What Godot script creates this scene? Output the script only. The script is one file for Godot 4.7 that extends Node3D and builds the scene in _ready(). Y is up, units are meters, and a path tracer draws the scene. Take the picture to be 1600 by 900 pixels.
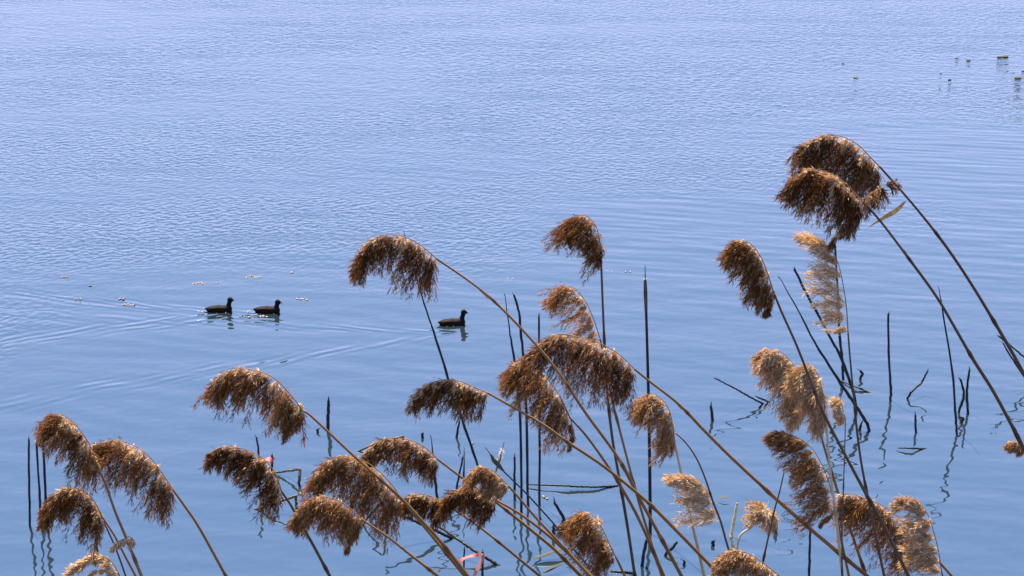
extends Node3D
# A lake seen from a high bank in bright back light: dead stalks, three coots, and a stand of reeds in front.

const WATER_NEAR := Vector4(-11.0, 12.0, 22.0, 17.0)   # x, distance, width, length covered by one ripple map
const WATER_FAR := Vector4(-17.0, 29.0, 34.0, 32.0)
const MAP := 2048
const BANDS := 64
const SLOPE := 4.2                                       # slopes are stored this many times enlarged
const WAKES := [[-3.50, 22.65, 0.10], [-2.92, 22.60, 0.06], [-0.70, 21.85, 0.17]]

var noises: Array[FastNoiseLite] = []
var bands: Array = []
var map_at := WATER_NEAR
var mats := {}
var rng := RandomNumberGenerator.new()
var taken := {}


func _ready() -> void:
	var cam := Camera3D.new()
	cam.name = "camera"
	cam.position = Vector3(0, 6.8, 0)
	cam.rotation_degrees = Vector3(-16, 0, 0)
	cam.fov = 16.4
	cam.near = 0.1
	cam.far = 3000.0
	add_child(cam)
	cam.current = true

	var sky_mat := ProceduralSkyMaterial.new()
	sky_mat.sky_top_color = Color(0.178, 0.236, 0.395).linear_to_srgb()
	sky_mat.sky_horizon_color = Color(0.216, 0.236, 0.365).linear_to_srgb()
	sky_mat.sky_curve = 0.25
	sky_mat.ground_horizon_color = Color(0.30, 0.36, 0.45).linear_to_srgb()
	sky_mat.ground_bottom_color = Color(0.10, 0.09, 0.06).linear_to_srgb()
	sky_mat.sun_angle_max = 5.0
	var sky := Sky.new()
	sky.sky_material = sky_mat
	var env := Environment.new()
	env.background_mode = Environment.BG_SKY
	env.sky = sky
	env.background_energy_multiplier = 0.90
	env.tonemap_mode = Environment.TONE_MAPPER_LINEAR
	env.tonemap_exposure = 4.15
	env.sdfgi_enabled = true
	env.ssao_enabled = true
	env.ssil_enabled = true
	var we := WorldEnvironment.new()
	we.name = "world_environment"
	we.environment = env
	add_child(we)

	var sun := DirectionalLight3D.new()
	sun.name = "sun"
	sun.light_energy = 1.6
	sun.light_color = Color(1.0, 0.945, 0.85)
	sun.light_angular_distance = 0.5
	sun.shadow_enabled = true
	# the sun stands high in front of the camera, a little to the left
	sun.rotation_degrees = Vector3(-54, 180 + 16, 0)
	add_child(sun)

	materials()
	water()
	bank()
	stalk("dead_stalk", [Vector3(-4.214, 0.730, -16.391), Vector3(-4.211, 0.386, -16.293), Vector3(-4.203, 0.000, -16.182)], 0.0108, 0, "leftmost of three dark straight stalks standing at the lower left", "stalk", "dead stalks standing in the water")
	stalk("dead_stalk", [Vector3(-4.180, 0.649, -16.512), Vector3(-4.157, 0.281, -16.407), Vector3(-4.141, 0.000, -16.326)], 0.0109, 0, "middle and shortest of three dark straight stalks at the lower left", "stalk", "dead stalks standing in the water")
	stalk("dead_stalk", [Vector3(-4.149, 0.685, -16.610), Vector3(-4.126, 0.304, -16.501), Vector3(-4.115, 0.000, -16.414)], 0.0122, 0, "rightmost of three dark straight stalks at the lower left, beside a brown plume", "stalk", "dead stalks standing in the water")
	stalk("dead_stalk", [Vector3(-1.015, 2.137, -18.181), Vector3(-0.871, 1.629, -18.035), Vector3(-0.733, 1.224, -17.919), Vector3(-0.601, 0.820, -17.803), Vector3(-0.469, 0.445, -17.695), Vector3(-0.312, 0.000, -17.568)], 0.0129, 0, "long blue-black stalk leaning left behind the drooping plume, right of it the lone coot", "stalk", "dead stalks standing in the water", 0.22)
	stalk("stalk_stub", [Vector3(-0.502, 0.187, -18.469), Vector3(-0.545, 0.000, -18.415)], 0.0135, 0, "short dark broken leaf stub hanging beside the long leaning stalk", "stalk", "dead stalks standing in the water", 0.22)
	stalk("dead_stalk", [Vector3(-0.062, 1.859, -17.006), Vector3(-0.023, 1.564, -16.921), Vector3(0.023, 1.292, -16.843), Vector3(0.074, 0.774, -16.695), Vector3(0.085, 0.000, -16.473)], 0.0122, 0, "thin dark stalk with a fine tip, leftmost of the tall stalks in the middle", "stalk", "dead stalks standing in the water", 0.22)
	stalk("dead_stalk", [Vector3(0.017, 1.831, -17.102), Vector3(0.063, 1.683, -17.059), Vector3(0.074, 1.551, -17.021), Vector3(0.108, 1.233, -16.930), Vector3(0.131, 0.740, -16.789), Vector3(0.143, 0.000, -16.577)], 0.0123, 0, "tall dark stalk with a rough notched top standing in the middle of the water", "stalk", "dead stalks standing in the water")
	stalk("dead_stalk", [Vector3(0.241, 1.626, -17.148), Vector3(0.241, 1.202, -17.026), Vector3(0.247, 0.595, -16.852), Vector3(0.247, 0.000, -16.682)], 0.0111, 0, "straight dark stalk standing right of the two notched tall stalks", "stalk", "dead stalks standing in the water")
	stalk("dead_stalk", [Vector3(0.023, 0.366, -16.908), Vector3(0.023, 0.000, -16.803)], 0.0124, 0, "blunt short dark stalk standing left of the tall middle stalks", "stalk", "dead stalks standing in the water")
	stalk("dead_stalk", [Vector3(-0.729, 0.522, -16.984), Vector3(-0.705, 0.267, -16.910), Vector3(-0.677, 0.000, -16.834)], 0.0124, 0, "dark slanting stalk rising behind the plume just below the long leaning stalk", "stalk", "dead stalks standing in the water", 0.22)
	stalk("dead_stalk", [Vector3(-0.449, 0.297, -17.074), Vector3(-0.478, 0.157, -17.034), Vector3(-0.507, 0.000, -16.989)], 0.01, 0, "dark stalk leaning right, crossing the reed stem left of the cattail", "stalk", "dead stalks standing in the water")
	stalk("dead_stalk", [Vector3(-0.431, 0.434, -16.958), Vector3(-0.434, 0.239, -16.902), Vector3(-0.439, 0.000, -16.834)], 0.0099, 0, "dark stalk with pointed tip close behind the leaning one left of the cattail", "stalk", "dead stalks standing in the water", 0.22)
	stalk("dead_stalk", [Vector3(2.644, 1.453, -19.014), Vector3(2.846, 1.113, -18.916), Vector3(3.011, 0.809, -18.829), Vector3(3.251, 0.444, -18.725), Vector3(3.371, 0.274, -18.676), Vector3(3.485, 0.109, -18.629), Vector3(3.529, 0.000, -18.597)], 0.0163, 0, "long dark stalk leaning left with a thick lower end, at right of the pale plumes", "stalk", "dead stalks standing in the water", 0.22)
	stalk("dead_stalk", [Vector3(2.861, 1.403, -19.527), Vector3(2.997, 1.141, -19.452), Vector3(3.244, 0.705, -19.327), Vector3(3.347, 0.505, -19.270), Vector3(3.464, 0.181, -19.177), Vector3(3.490, 0.000, -19.125)], 0.0153, 0, "dark stalk with a blunt thick tip, leaning left behind the airy pale plume", "stalk", "dead stalks standing in the water")
	stalk("dead_stalk", [Vector3(3.437, 1.390, -20.600), Vector3(3.471, 0.865, -20.450), Vector3(3.491, 0.439, -20.328), Vector3(3.518, 0.210, -20.262), Vector3(3.525, -0.000, -20.202)], 0.0147, 0, "upright dark stalk rising behind the airy pale plume", "stalk", "dead stalks standing in the water")
	stalk("stalk_stub", [Vector3(3.466, 0.097, -18.625), Vector3(3.434, 0.000, -18.597)], 0.0136, 0, "tiny dark stub under the bent end of the long leaning stalk", "stalk", "short stubs poking out of the water", 0.22)
	stalk("dead_stalk", [Vector3(3.879, 0.869, -19.728), Vector3(3.885, 0.425, -19.601), Vector3(3.905, 0.095, -19.506), Vector3(3.898, 0.000, -19.479)], 0.0142, 0, "straight dark stalk standing alone in open water at the right", "stalk", "dead stalks standing in the water")
	stalk("dead_stalk", [Vector3(4.192, 1.390, -18.868), Vector3(4.224, 1.208, -18.816), Vector3(4.324, 0.598, -18.641), Vector3(4.356, 0.181, -18.522), Vector3(4.368, 0.000, -18.470)], 0.0122, 0, "slender dark stalk with a hair-thin tip standing farthest right", "stalk", "dead stalks standing in the water", 0.22)
	stalk("stalk_stub", [Vector3(4.638, 0.418, -19.245), Vector3(4.612, 0.218, -19.188), Vector3(4.619, 0.000, -19.125)], 0.0139, 0, "taller of two short crooked stubs at the right", "stalk", "short stubs poking out of the water")
	stalk("stalk_stub", [Vector3(4.545, 0.325, -19.237), Vector3(4.584, 0.169, -19.193), Vector3(4.532, 0.000, -19.144)], 0.014, 0, "shorter of two short crooked stubs at the right, bent like a bracket", "stalk", "short stubs poking out of the water")
	stalk("stalk_stub", [Vector3(4.486, 0.049, -18.853), Vector3(4.518, 0.031, -18.848), Vector3(4.492, 0.000, -18.839)], 0.0138, 0, "speck-sized hooked stub under the two crooked stubs", "stalk", "short stubs poking out of the water")
	stalk("stalk_stub", [Vector3(3.706, 0.092, -20.207), Vector3(3.733, 0.052, -20.195), Vector3(3.706, 0.000, -20.180)], 0.0146, 0, "small hooked stub left of the lone straight stalk", "stalk", "short stubs poking out of the water")
	stalk("stalk_stub", [Vector3(3.974, 0.170, -18.591), Vector3(3.980, 0.000, -18.542)], 0.0122, 0, "small stub under the bent twig in open water", "stalk", "short stubs poking out of the water")
	stalk("dead_stalk", [Vector3(5.133, 0.500, -20.133), Vector3(5.268, 0.396, -20.104), Vector3(5.403, 0.286, -20.072), Vector3(5.741, 0.000, -19.990)], 0.0102, 0, "dark stalk slanting out of the right picture edge across a reed stem", "stalk", "dead stalks standing in the water")
	stalk("dead_stalk", [Vector3(5.151, 0.465, -19.998), Vector3(5.218, 0.355, -19.967), Vector3(5.292, 0.245, -19.936), Vector3(5.453, 0.000, -19.865)], 0.0101, 0, "lower dark stalk slanting behind the right-hand reed stem", "stalk", "dead stalks standing in the water")
	stalk("stalk_stub", [Vector3(-1.811, 0.280, -18.696), Vector3(-1.817, 0.164, -18.663), Vector3(-1.817, 0.000, -18.616)], 0.0177, 0, "thick double-topped stub standing above the lower left plumes", "stalk", "short stubs poking out of the water")
	stalk("stalk_stub", [Vector3(-1.918, 0.030, -18.551), Vector3(-1.918, 0.000, -18.542)], 0.0136, 0, "dot-like stub left below the double-topped stub", "stalk", "short stubs poking out of the water")
	stalk("stalk_stub", [Vector3(-0.877, 0.042, -18.409), Vector3(-0.877, 0.000, -18.397)], 0.0135, 0, "dot-like stub above the slanting stalk behind the lower plume", "stalk", "short stubs poking out of the water")
	stalk("stalk_stub", [Vector3(1.997, 0.136, -18.953), Vector3(2.010, 0.000, -18.914)], 0.0166, 0, "small blunt stub left of the forked twig", "stalk", "short stubs poking out of the water")
	stalk("stalk_stub", [Vector3(1.712, 0.031, -15.772), Vector3(1.712, -0.000, -15.763)], 0.0164, 0, "square dark stub low between two pale stems", "stalk", "short stubs poking out of the water")
	stalk("stalk_stub", [Vector3(1.427, 0.036, -15.360), Vector3(1.438, 0.015, -15.354), Vector3(1.427, 0.000, -15.349)], 0.0114, 0, "tiny hooked stub near the bottom right of the crossing stems", "stalk", "short stubs poking out of the water")
	stalk("dead_stalk", [Vector3(2.423, 0.435, -15.067), Vector3(2.418, 0.225, -15.007), Vector3(2.413, 0.000, -14.942)], 0.0112, 0, "dark upright stalk under the pale diagonal stem at the bottom", "stalk", "dead stalks standing in the water")
	stalk("dead_stalk", [Vector3(1.638, 0.145, -14.984), Vector3(1.638, 0.000, -14.942)], 0.0101, 0, "dark stalk at the bottom edge below the pale stems", "stalk", "dead stalks standing in the water")
	stalk("stalk_stub", [Vector3(1.120, 0.210, -15.396), Vector3(1.096, 0.097, -15.364), Vector3(1.080, 0.000, -15.336)], 0.0149, 0, "stout dark stub leaning right under the crossing reed stems", "stalk", "short stubs poking out of the water")
	stalk("stalk_stub", [Vector3(1.388, 0.114, -15.566), Vector3(1.329, 0.047, -15.547), Vector3(1.289, -0.000, -15.534)], 0.0139, 0, "stout dark stub leaning far right among the crossing stems", "stalk", "short stubs poking out of the water")
	stalk("stalk_stub", [Vector3(0.371, 0.151, -16.369), Vector3(0.411, 0.081, -16.349), Vector3(0.456, 0.000, -16.326)], 0.0145, 0, "slanting dark stub left of the small lower plume", "stalk", "short stubs poking out of the water")
	stalk("stalk_stub", [Vector3(0.357, 0.106, -15.930), Vector3(0.357, 0.000, -15.900)], 0.0142, 0, "upright blunt stub below the slanting one by the small lower plume", "stalk", "short stubs poking out of the water")
	stalk("stalk_stub", [Vector3(-0.395, 0.163, -15.318), Vector3(-0.398, 0.000, -15.271)], 0.008, 0, "thin dark stub beside the lower pink ribbon", "stalk", "short stubs poking out of the water")
	stalk("dead_stalk", [Vector3(-0.239, 0.265, -15.018), Vector3(-0.239, 0.000, -14.942)], 0.0112, 0, "dark stake carrying the lower pink ribbon", "stalk", "dead stalks standing in the water")
	stalk("dead_stalk", [Vector3(-2.330, 0.466, -17.154), Vector3(-2.324, 0.415, -17.139), Vector3(-2.315, 0.370, -17.126), Vector3(-2.307, 0.219, -17.083), Vector3(-2.301, 0.000, -17.020)], 0.01, 0, "dark stake with a swollen tip beside the upper pink ribbon", "stalk", "dead stalks standing in the water")
	stalk("dead_stalk", [Vector3(-2.190, 0.309, -17.109), Vector3(-2.190, 0.000, -17.020)], 0.0126, 0, "straight dark stake right of the upper pink ribbon", "stalk", "dead stalks standing in the water")
	stalk("stalk_stub", [Vector3(-3.525, 0.094, -15.735), Vector3(-3.528, 0.000, -15.708)], 0.0093, 0, "dark stub hidden under the lower left plume", "stalk", "short stubs poking out of the water")
	stalk("stalk_stub", [Vector3(-1.422, 0.126, -16.568), Vector3(-1.428, 0.000, -16.532)], 0.0147, 0, "dark stub between two big brown plumes at the lower left", "stalk", "short stubs poking out of the water")
	stalk("stalk_stub", [Vector3(2.283, 0.069, -16.074), Vector3(2.283, 0.000, -16.054)], 0.0167, 0, "black blunt stub beside the pale broken tuft", "stalk", "short stubs poking out of the water")
	stalk("stalk_stub", [Vector3(1.940, 0.276, -16.035), Vector3(1.918, 0.159, -16.001), Vector3(1.885, 0.000, -15.956)], 0.0142, 1, "pale straw-coloured stub standing by the pale broken tuft", "stalk", "short stubs poking out of the water")
	stalk("stalk_stub", [Vector3(1.850, 0.125, -15.663), Vector3(1.867, 0.073, -15.648), Vector3(1.888, 0.000, -15.627)], 0.0093, 1, "pale bent lower end of a straw-coloured stub", "stalk", "short stubs poking out of the water")
	twig("broken_twig", [Vector3(3.467, 0.000, -20.180), Vector3(3.587, 0.030, -19.881), Vector3(3.860, -0.020, -19.627)], 0.0102, 0, "thin twig lying in the water left of the lone straight stalk", "twig", "broken twigs lying in the water")
	twig("broken_twig", [Vector3(4.323, 0.250, -19.730), Vector3(4.262, 0.120, -19.720), Vector3(4.125, 0.080, -19.550), Vector3(4.079, -0.020, -19.556)], 0.0121, 0, "thin twig curving up like a hook in open water at the right", "twig", "broken twigs lying in the water")
	twig("broken_twig", [Vector3(3.719, 0.020, -18.060), Vector3(3.841, 0.030, -18.024), Vector3(4.015, -0.010, -18.113)], 0.0093, 0, "straight short twig floating flat below the curved hook-like twig", "twig", "broken twigs lying in the water")
	twig("broken_twig", [Vector3(2.059, 0.330, -19.242), Vector3(2.292, 0.170, -19.369), Vector3(2.500, 0.060, -19.327), Vector3(2.622, -0.030, -19.445)], 0.0102, 0, "long thin twig rising to the left from the water, lower prong of a fork", "twig", "broken twigs lying in the water")
	twig("broken_twig", [Vector3(2.499, 0.100, -19.331), Vector3(2.570, 0.060, -19.366), Vector3(2.682, -0.030, -19.505)], 0.01, 0, "short upper prong beside the long thin twig", "twig", "broken twigs lying in the water")
	twig("broken_twig", [Vector3(0.153, 0.020, -17.112), Vector3(0.468, 0.030, -17.055), Vector3(0.760, 0.020, -17.048), Vector3(0.969, 0.000, -17.130)], 0.0103, 0, "long flat twig floating right of the tall middle stalks", "twig", "broken twigs lying in the water")
	twig("broken_twig", [Vector3(-0.667, 0.220, -15.728), Vector3(-0.469, 0.140, -15.586), Vector3(-0.267, 0.070, -15.413), Vector3(-0.080, -0.020, -15.342)], 0.014, 0, "dark slanting twig below the small dark plumes", "twig", "broken twigs lying in the water")
	twig("broken_twig", [Vector3(-1.090, 0.300, -15.845), Vector3(-0.822, 0.160, -15.899), Vector3(-0.549, 0.030, -15.885), Vector3(-0.463, -0.040, -15.952)], 0.0143, 0, "dark twig sloping down behind the dark small plumes", "twig", "broken twigs lying in the water")
	twig("broken_twig", [Vector3(-2.218, 0.010, -17.427), Vector3(-2.092, 0.050, -17.373), Vector3(-1.952, 0.130, -17.216), Vector3(-1.951, 0.070, -17.160), Vector3(-1.966, -0.040, -17.215)], 0.0134, 2, "bent twig folded in a right angle beside the upper ribbon", "twig", "broken twigs lying in the water")
	twig("broken_twig", [Vector3(-2.298, -0.010, -16.571), Vector3(-2.100, 0.080, -16.515), Vector3(-1.919, 0.140, -16.533), Vector3(-1.915, 0.080, -16.530), Vector3(-1.914, -0.040, -16.540)], 0.0128, 2, "second bent twig with pale upper side, below the upper pink ribbon", "twig", "broken twigs lying in the water")
	twig("broken_twig", [Vector3(-1.500, -0.010, -18.018), Vector3(-1.365, 0.050, -18.032), Vector3(-1.059, 0.130, -18.081), Vector3(-1.031, 0.050, -18.120), Vector3(-1.035, -0.040, -18.167)], 0.0123, 2, "bent twig half hidden behind the arching middle plume", "twig", "broken twigs lying in the water")
	twig("broken_twig", [Vector3(-1.321, -0.030, -16.225), Vector3(-1.213, 0.140, -16.162), Vector3(-1.128, 0.240, -16.166), Vector3(-1.102, 0.120, -16.167), Vector3(-1.081, -0.040, -16.134)], 0.0111, 0, "twig folded into a narrow tent behind the big lower left plume", "twig", "broken twigs lying in the water")
	twig("broken_twig", [Vector3(0.816, 0.030, -15.153), Vector3(0.920, 0.030, -15.140), Vector3(1.006, 0.010, -15.159)], 0.0132, 0, "flat dark twig floating at the bottom edge under the crossing stems", "twig", "broken twigs lying in the water")
	twig("broken_twig", [Vector3(0.796, 0.090, -15.211), Vector3(0.739, 0.050, -15.211), Vector3(0.678, -0.020, -15.252)], 0.0134, 0, "short reddish-black twig below the small lower plume", "twig", "broken twigs lying in the water")
	floating_leaf(Vector3(0.166, 0.020, -15.409), Vector3(0.501, 0.050, -15.579), 0.0536, "long dark blade of dead leaf lying in the water left of the small lower plume")
	floating_leaf(Vector3(0.242, 0.020, -15.112), Vector3(0.462, 0.040, -15.298), 0.0474, "second dark blade of dead leaf lying at the bottom edge")
	floating_leaf(Vector3(1.843, 0.010, -16.763), Vector3(1.963, 0.020, -16.761), 0.0346, "dark sliver of leaf floating by the pale one-sided plume")
	fleck(Vector3(-3.886, 0.000, -23.917), 0.1752, 6, 0, "pinkish white scum patch floating behind the two paired coots")
	fleck(Vector3(-3.257, 0.000, -24.241), 0.1774, 6, 0, "white scum patch floating beyond the second coot")
	fleck(Vector3(-2.801, 0.000, -24.421), 0.0406, 1, 0, "single white speck floating right of the far scum patch")
	fleck(Vector3(-3.651, 0.000, -23.946), 0.0558, 2, 0, "small faint white speck beside the pinkish scum patch")
	fleck(Vector3(-2.540, 0.000, -23.209), 0.1394, 5, 0, "thin white scum patch floating ahead of the second coot")
	fleck(Vector3(-4.729, 0.000, -23.236), 0.062, 2, 0, "small white speck floating left of the paired coots")
	fleck(Vector3(-4.599, 0.000, -22.990), 0.1382, 5, 0, "white scum patch floating in the wake left of the paired coots")
	fleck(Vector3(-5.254, 0.000, -23.222), 0.0697, 2, 1, "brownish white speck floating at the far left")
	fleck(Vector3(-3.107, 0.000, -22.486), 0.1956, 4, 0, "pale strip of scum floating just below the two paired coots")
	fleck(Vector3(-2.920, 0.000, -22.499), 0.0903, 3, 0, "pale scum patch floating under the second coot")
	fleck(Vector3(1.245, 0.000, -24.482), 0.0732, 2, 0, "left of two white specks floating beyond the tall middle reed")
	fleck(Vector3(1.471, 0.000, -24.452), 0.0894, 2, 0, "right of two white specks floating beyond the tall middle reed")
	fleck(Vector3(-0.024, 0.000, -24.122), 0.0803, 2, 1, "faint pinkish speck floating above the tall middle stalks")
	fleck(Vector3(0.284, 0.000, -16.849), 0.0289, 1, 0, "bluish white speck floating by the flat twig")
	fleck(Vector3(0.317, 0.000, -16.803), 0.0289, 1, 0, "white speck floating right of the straight middle stalk")
	fleck(Vector3(-5.631, 0.000, -24.181), 0.0965, 3, 1, "faint white speck patch floating left above the dark dot")
	fleck(Vector3(-0.391, 0.000, -18.236), 0.0249, 1, 0, "white speck beside the long leaning stalk")
	bud(Vector3(10.064, -0.000, -40.958), 0.0531, 0.1196, 0, "left dark half of the olive twin bud in the upper right")
	bud(Vector3(10.196, 0.000, -41.010), 0.0599, 0.1331, 1, "right olive half of the olive twin bud in the upper right")
	bud(Vector3(9.834, -0.000, -38.489), 0.0627, 0.1379, 1, "large round olive bud floating at the upper right edge")
	bud(Vector3(10.138, 0.000, -39.268), 0.0382, 0.0764, 0, "bud cut by the right picture edge above the large round bud")
	bud(Vector3(9.894, 0.000, -39.101), 0.0316, 0.0316, 0, "flat dark speck of bud left above the large round bud")
	bud(Vector3(9.152, -0.000, -40.830), 0.0396, 0.0661, 0, "left of two small dark pointed buds in the upper right")
	bud(Vector3(9.337, -0.000, -40.592), 0.046, 0.0657, 0, "right of two small dark pointed buds in the upper right")
	bud(Vector3(8.453, -0.000, -39.039), 0.0253, 0.0443, 0, "small brown bud below the two pointed buds")
	bud(Vector3(8.486, 0.000, -38.354), 0.0311, 0.0622, 0, "small dark bud with a white fleck at the upper right")
	bud(Vector3(6.697, 0.000, -38.567), 0.0438, 0.0626, 1, "brown bud floating alone farther left in the upper right")
	bud(Vector3(6.719, 0.000, -40.270), 0.026, 0.0325, 0, "tiniest dark bud, leftmost in the upper right")
	bud(Vector3(-5.223, 0.000, -23.799), 0.0198, 0.0357, 1, "dark green bud floating alone at the far left")
	coot(Vector3(-3.463, 0.000, -22.723), 4, 0, "hindmost dark coot swimming right, leftmost of the pair")
	coot(Vector3(-2.889, 0.000, -22.683), -3, -0.012, "second dark coot of the pair, just ahead of the leftmost coot")
	coot(Vector3(-0.683, 0.000, -22.179), 7, 0.009, "lone dark coot swimming far ahead of the other two")
	ribbon([Vector3(-0.432, 0.185, -14.995), Vector3(-0.395, 0.206, -15.012), Vector3(-0.349, 0.219, -15.026), Vector3(-0.297, 0.229, -15.029), Vector3(-0.239, 0.248, -14.993), Vector3(-0.244, 0.217, -14.973), Vector3(-0.265, 0.167, -14.959), Vector3(-0.296, 0.108, -14.953), Vector3(-0.333, 0.025, -14.950)], 0.0156, "lower pink plastic ribbon tied round the dark stake at the bottom edge")
	ribbon([Vector3(-2.176, 0.265, -17.075), Vector3(-2.209, 0.286, -17.071), Vector3(-2.250, 0.275, -17.068), Vector3(-2.281, 0.237, -17.067), Vector3(-2.295, 0.185, -17.073), Vector3(-2.280, 0.127, -17.077)], 0.035, "upper pinkish red ribbon tied round the stakes behind the dark plume")
	cattail([Vector3(-0.149, 0.853, -15.555), Vector3(-0.071, 0.766, -15.530), Vector3(0.138, 0.567, -15.473), Vector3(0.372, 0.317, -15.401), Vector3(0.505, 0.153, -15.354), Vector3(0.638, 0.000, -15.310)], [Vector3(-0.223, 0.955, -15.584), Vector3(-0.181, 0.904, -15.569), Vector3(-0.149, 0.853, -15.555), Vector3(-0.106, 0.807, -15.542), Vector3(-0.069, 0.766, -15.530)], [Vector3(-0.064, 1.001, -15.597), Vector3(-0.080, 0.940, -15.580), Vector3(-0.096, 0.889, -15.565), Vector3(-0.106, 0.848, -15.553), Vector3(-0.138, 0.751, -15.526)], 0.0053)
	spike_stalk([Vector3(1.152, 2.225, -16.678), Vector3(1.152, 2.103, -16.643), Vector3(1.157, 1.927, -16.592), Vector3(1.163, 1.767, -16.547), Vector3(1.180, 1.182, -16.379), Vector3(1.191, 0.596, -16.211), Vector3(1.196, 0.000, -16.040)], 0.0055)
	reed([Vector3(-0.227, 5.231, -5.792), Vector3(-0.265, 5.263, -5.801), Vector3(-0.307, 5.288, -5.808), Vector3(-0.365, 5.301, -5.812), Vector3(-0.417, 5.285, -5.807), Vector3(-0.453, 5.242, -5.795)],
		[Vector3(-0.227, 5.231, -5.792), Vector3(-0.077, 5.128, -5.762), Vector3(0.054, 5.002, -5.726), Vector3(0.144, 4.897, -5.696), Vector3(0.221, 4.786, -5.664), Vector3(0.319, 4.655, -5.627), Vector3(0.384, 4.537, -5.593), Vector3(0.452, 4.417, -5.558), Vector3(0.509, 4.315, -5.529)],
		[0.1153, 0.1439, 0.0961], 0.35, 1.35, 0, Vector3(-0.12, -1, 0), 0.4, [0.0026, 0.0055], 0, [], [],
		"reed whose dense plume droops over the long blue-black stalk, left of the tall middle reed", "common reeds with brown plumes")
	reed([Vector3(0.303, 5.039, -6.569), Vector3(0.296, 5.093, -6.585), Vector3(0.281, 5.135, -6.597), Vector3(0.255, 5.160, -6.604), Vector3(0.226, 5.162, -6.604), Vector3(0.203, 5.143, -6.599)],
		[Vector3(0.301, 5.055, -6.574), Vector3(0.305, 4.968, -6.549), Vector3(0.311, 4.821, -6.507), Vector3(0.322, 4.612, -6.447), Vector3(0.340, 4.444, -6.399), Vector3(0.364, 4.308, -6.360), Vector3(0.392, 4.151, -6.315), Vector3(0.418, 3.984, -6.266)],
		[0.1002, 0.1313, 0.1089], 0.5, 0.9, 0, Vector3(-0.55, -1, 0), 0.55, [0.003, 0.0053], 1, [[[Vector3(0.303, 5.035, -6.568), Vector3(0.283, 5.072, -6.579), Vector3(0.257, 5.101, -6.587), Vector3(0.229, 5.106, -6.588), Vector3(0.209, 5.089, -6.583)], 0.0566, 34, 0.5]], [],
		"tallest middle reed with a small plume on a nearly upright stem", "common reeds with brown plumes")
	reed([Vector3(0.309, 4.698, -6.679), Vector3(0.287, 4.763, -6.698), Vector3(0.262, 4.817, -6.713), Vector3(0.231, 4.860, -6.726), Vector3(0.197, 4.877, -6.731), Vector3(0.175, 4.853, -6.724)],
		[Vector3(0.309, 4.698, -6.679), Vector3(0.336, 4.569, -6.642), Vector3(0.352, 4.489, -6.619), Vector3(0.403, 4.297, -6.564), Vector3(0.448, 4.138, -6.519), Vector3(0.489, 4.009, -6.482), Vector3(0.525, 3.901, -6.451)],
		[0.13, 0.1212, 0.0953], 1.2, 0.7, 0, Vector3(-0.6, -1, 0), 0.4, [0.0029, 0.0049], 0, [], [],
		"reed with a loose tan plume standing right behind the big central plume", "common reeds with brown plumes")
	reed([Vector3(0.387, 4.817, -5.985), Vector3(0.343, 4.858, -5.997), Vector3(0.293, 4.889, -6.006), Vector3(0.232, 4.910, -6.012), Vector3(0.161, 4.920, -6.015), Vector3(0.101, 4.899, -6.009)],
		[Vector3(0.387, 4.817, -5.985), Vector3(0.440, 4.776, -5.974), Vector3(0.525, 4.712, -5.955), Vector3(0.605, 4.633, -5.932), Vector3(0.686, 4.555, -5.910), Vector3(0.807, 4.447, -5.879), Vector3(0.944, 4.330, -5.846), Vector3(1.114, 4.195, -5.807)],
		[0.1453, 0.1846, 0.116], 0.35, 1.7, 0, Vector3(-0.15, -1, 0), 0.42, [0.0027, 0.0062], 0, [[[Vector3(0.212, 4.914, -6.013), Vector3(0.151, 4.924, -6.016), Vector3(0.101, 4.904, -6.010), Vector3(0.061, 4.866, -5.999)], 0.0525, 16, 0.9]], [],
		"reed with the big dark central plume on a long diagonal stem", "common reeds with brown plumes")
	reed([Vector3(0.190, 4.570, -6.227), Vector3(0.161, 4.631, -6.244), Vector3(0.127, 4.680, -6.258), Vector3(0.089, 4.717, -6.269), Vector3(0.046, 4.745, -6.277), Vector3(0.013, 4.733, -6.273)],
		[Vector3(0.190, 4.570, -6.227), Vector3(0.243, 4.514, -6.210), Vector3(0.302, 4.436, -6.188), Vector3(0.359, 4.351, -6.164), Vector3(0.423, 4.239, -6.132), Vector3(0.501, 4.067, -6.082)],
		[0.131, 0.1539, 0.0898], 0.7, 1.45, 0, Vector3(-0.3, -1, 0), 0.4, [0.0027, 0.0056], 0, [[[Vector3(0.165, 4.625, -6.242), Vector3(0.190, 4.574, -6.228), Vector3(0.203, 4.524, -6.213), Vector3(0.197, 4.483, -6.202)], 0.0423, 12, 0.7]], [],
		"reed whose long ragged plume hangs left of the crossing stems, tip curled over", "common reeds with brown plumes")
	reed([Vector3(-0.072, 4.876, -5.586), Vector3(-0.110, 4.892, -5.591), Vector3(-0.147, 4.907, -5.595), Vector3(-0.189, 4.914, -5.597), Vector3(-0.236, 4.905, -5.594), Vector3(-0.268, 4.876, -5.586)],
		[Vector3(-0.072, 4.876, -5.586), Vector3(0.015, 4.829, -5.572), Vector3(0.094, 4.785, -5.560), Vector3(0.162, 4.738, -5.546), Vector3(0.272, 4.667, -5.526), Vector3(0.397, 4.569, -5.498), Vector3(0.491, 4.480, -5.473), Vector3(0.616, 4.356, -5.437)],
		[0.0869, 0.0982, 0.0756], 0.4, 1.1, 0, Vector3(-0.3, -1, 0), 0.38, [0.0026, 0.0054], 0, [], [],
		"reed with a short flat plume lying across the long leaning stalk", "common reeds with brown plumes")
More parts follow.
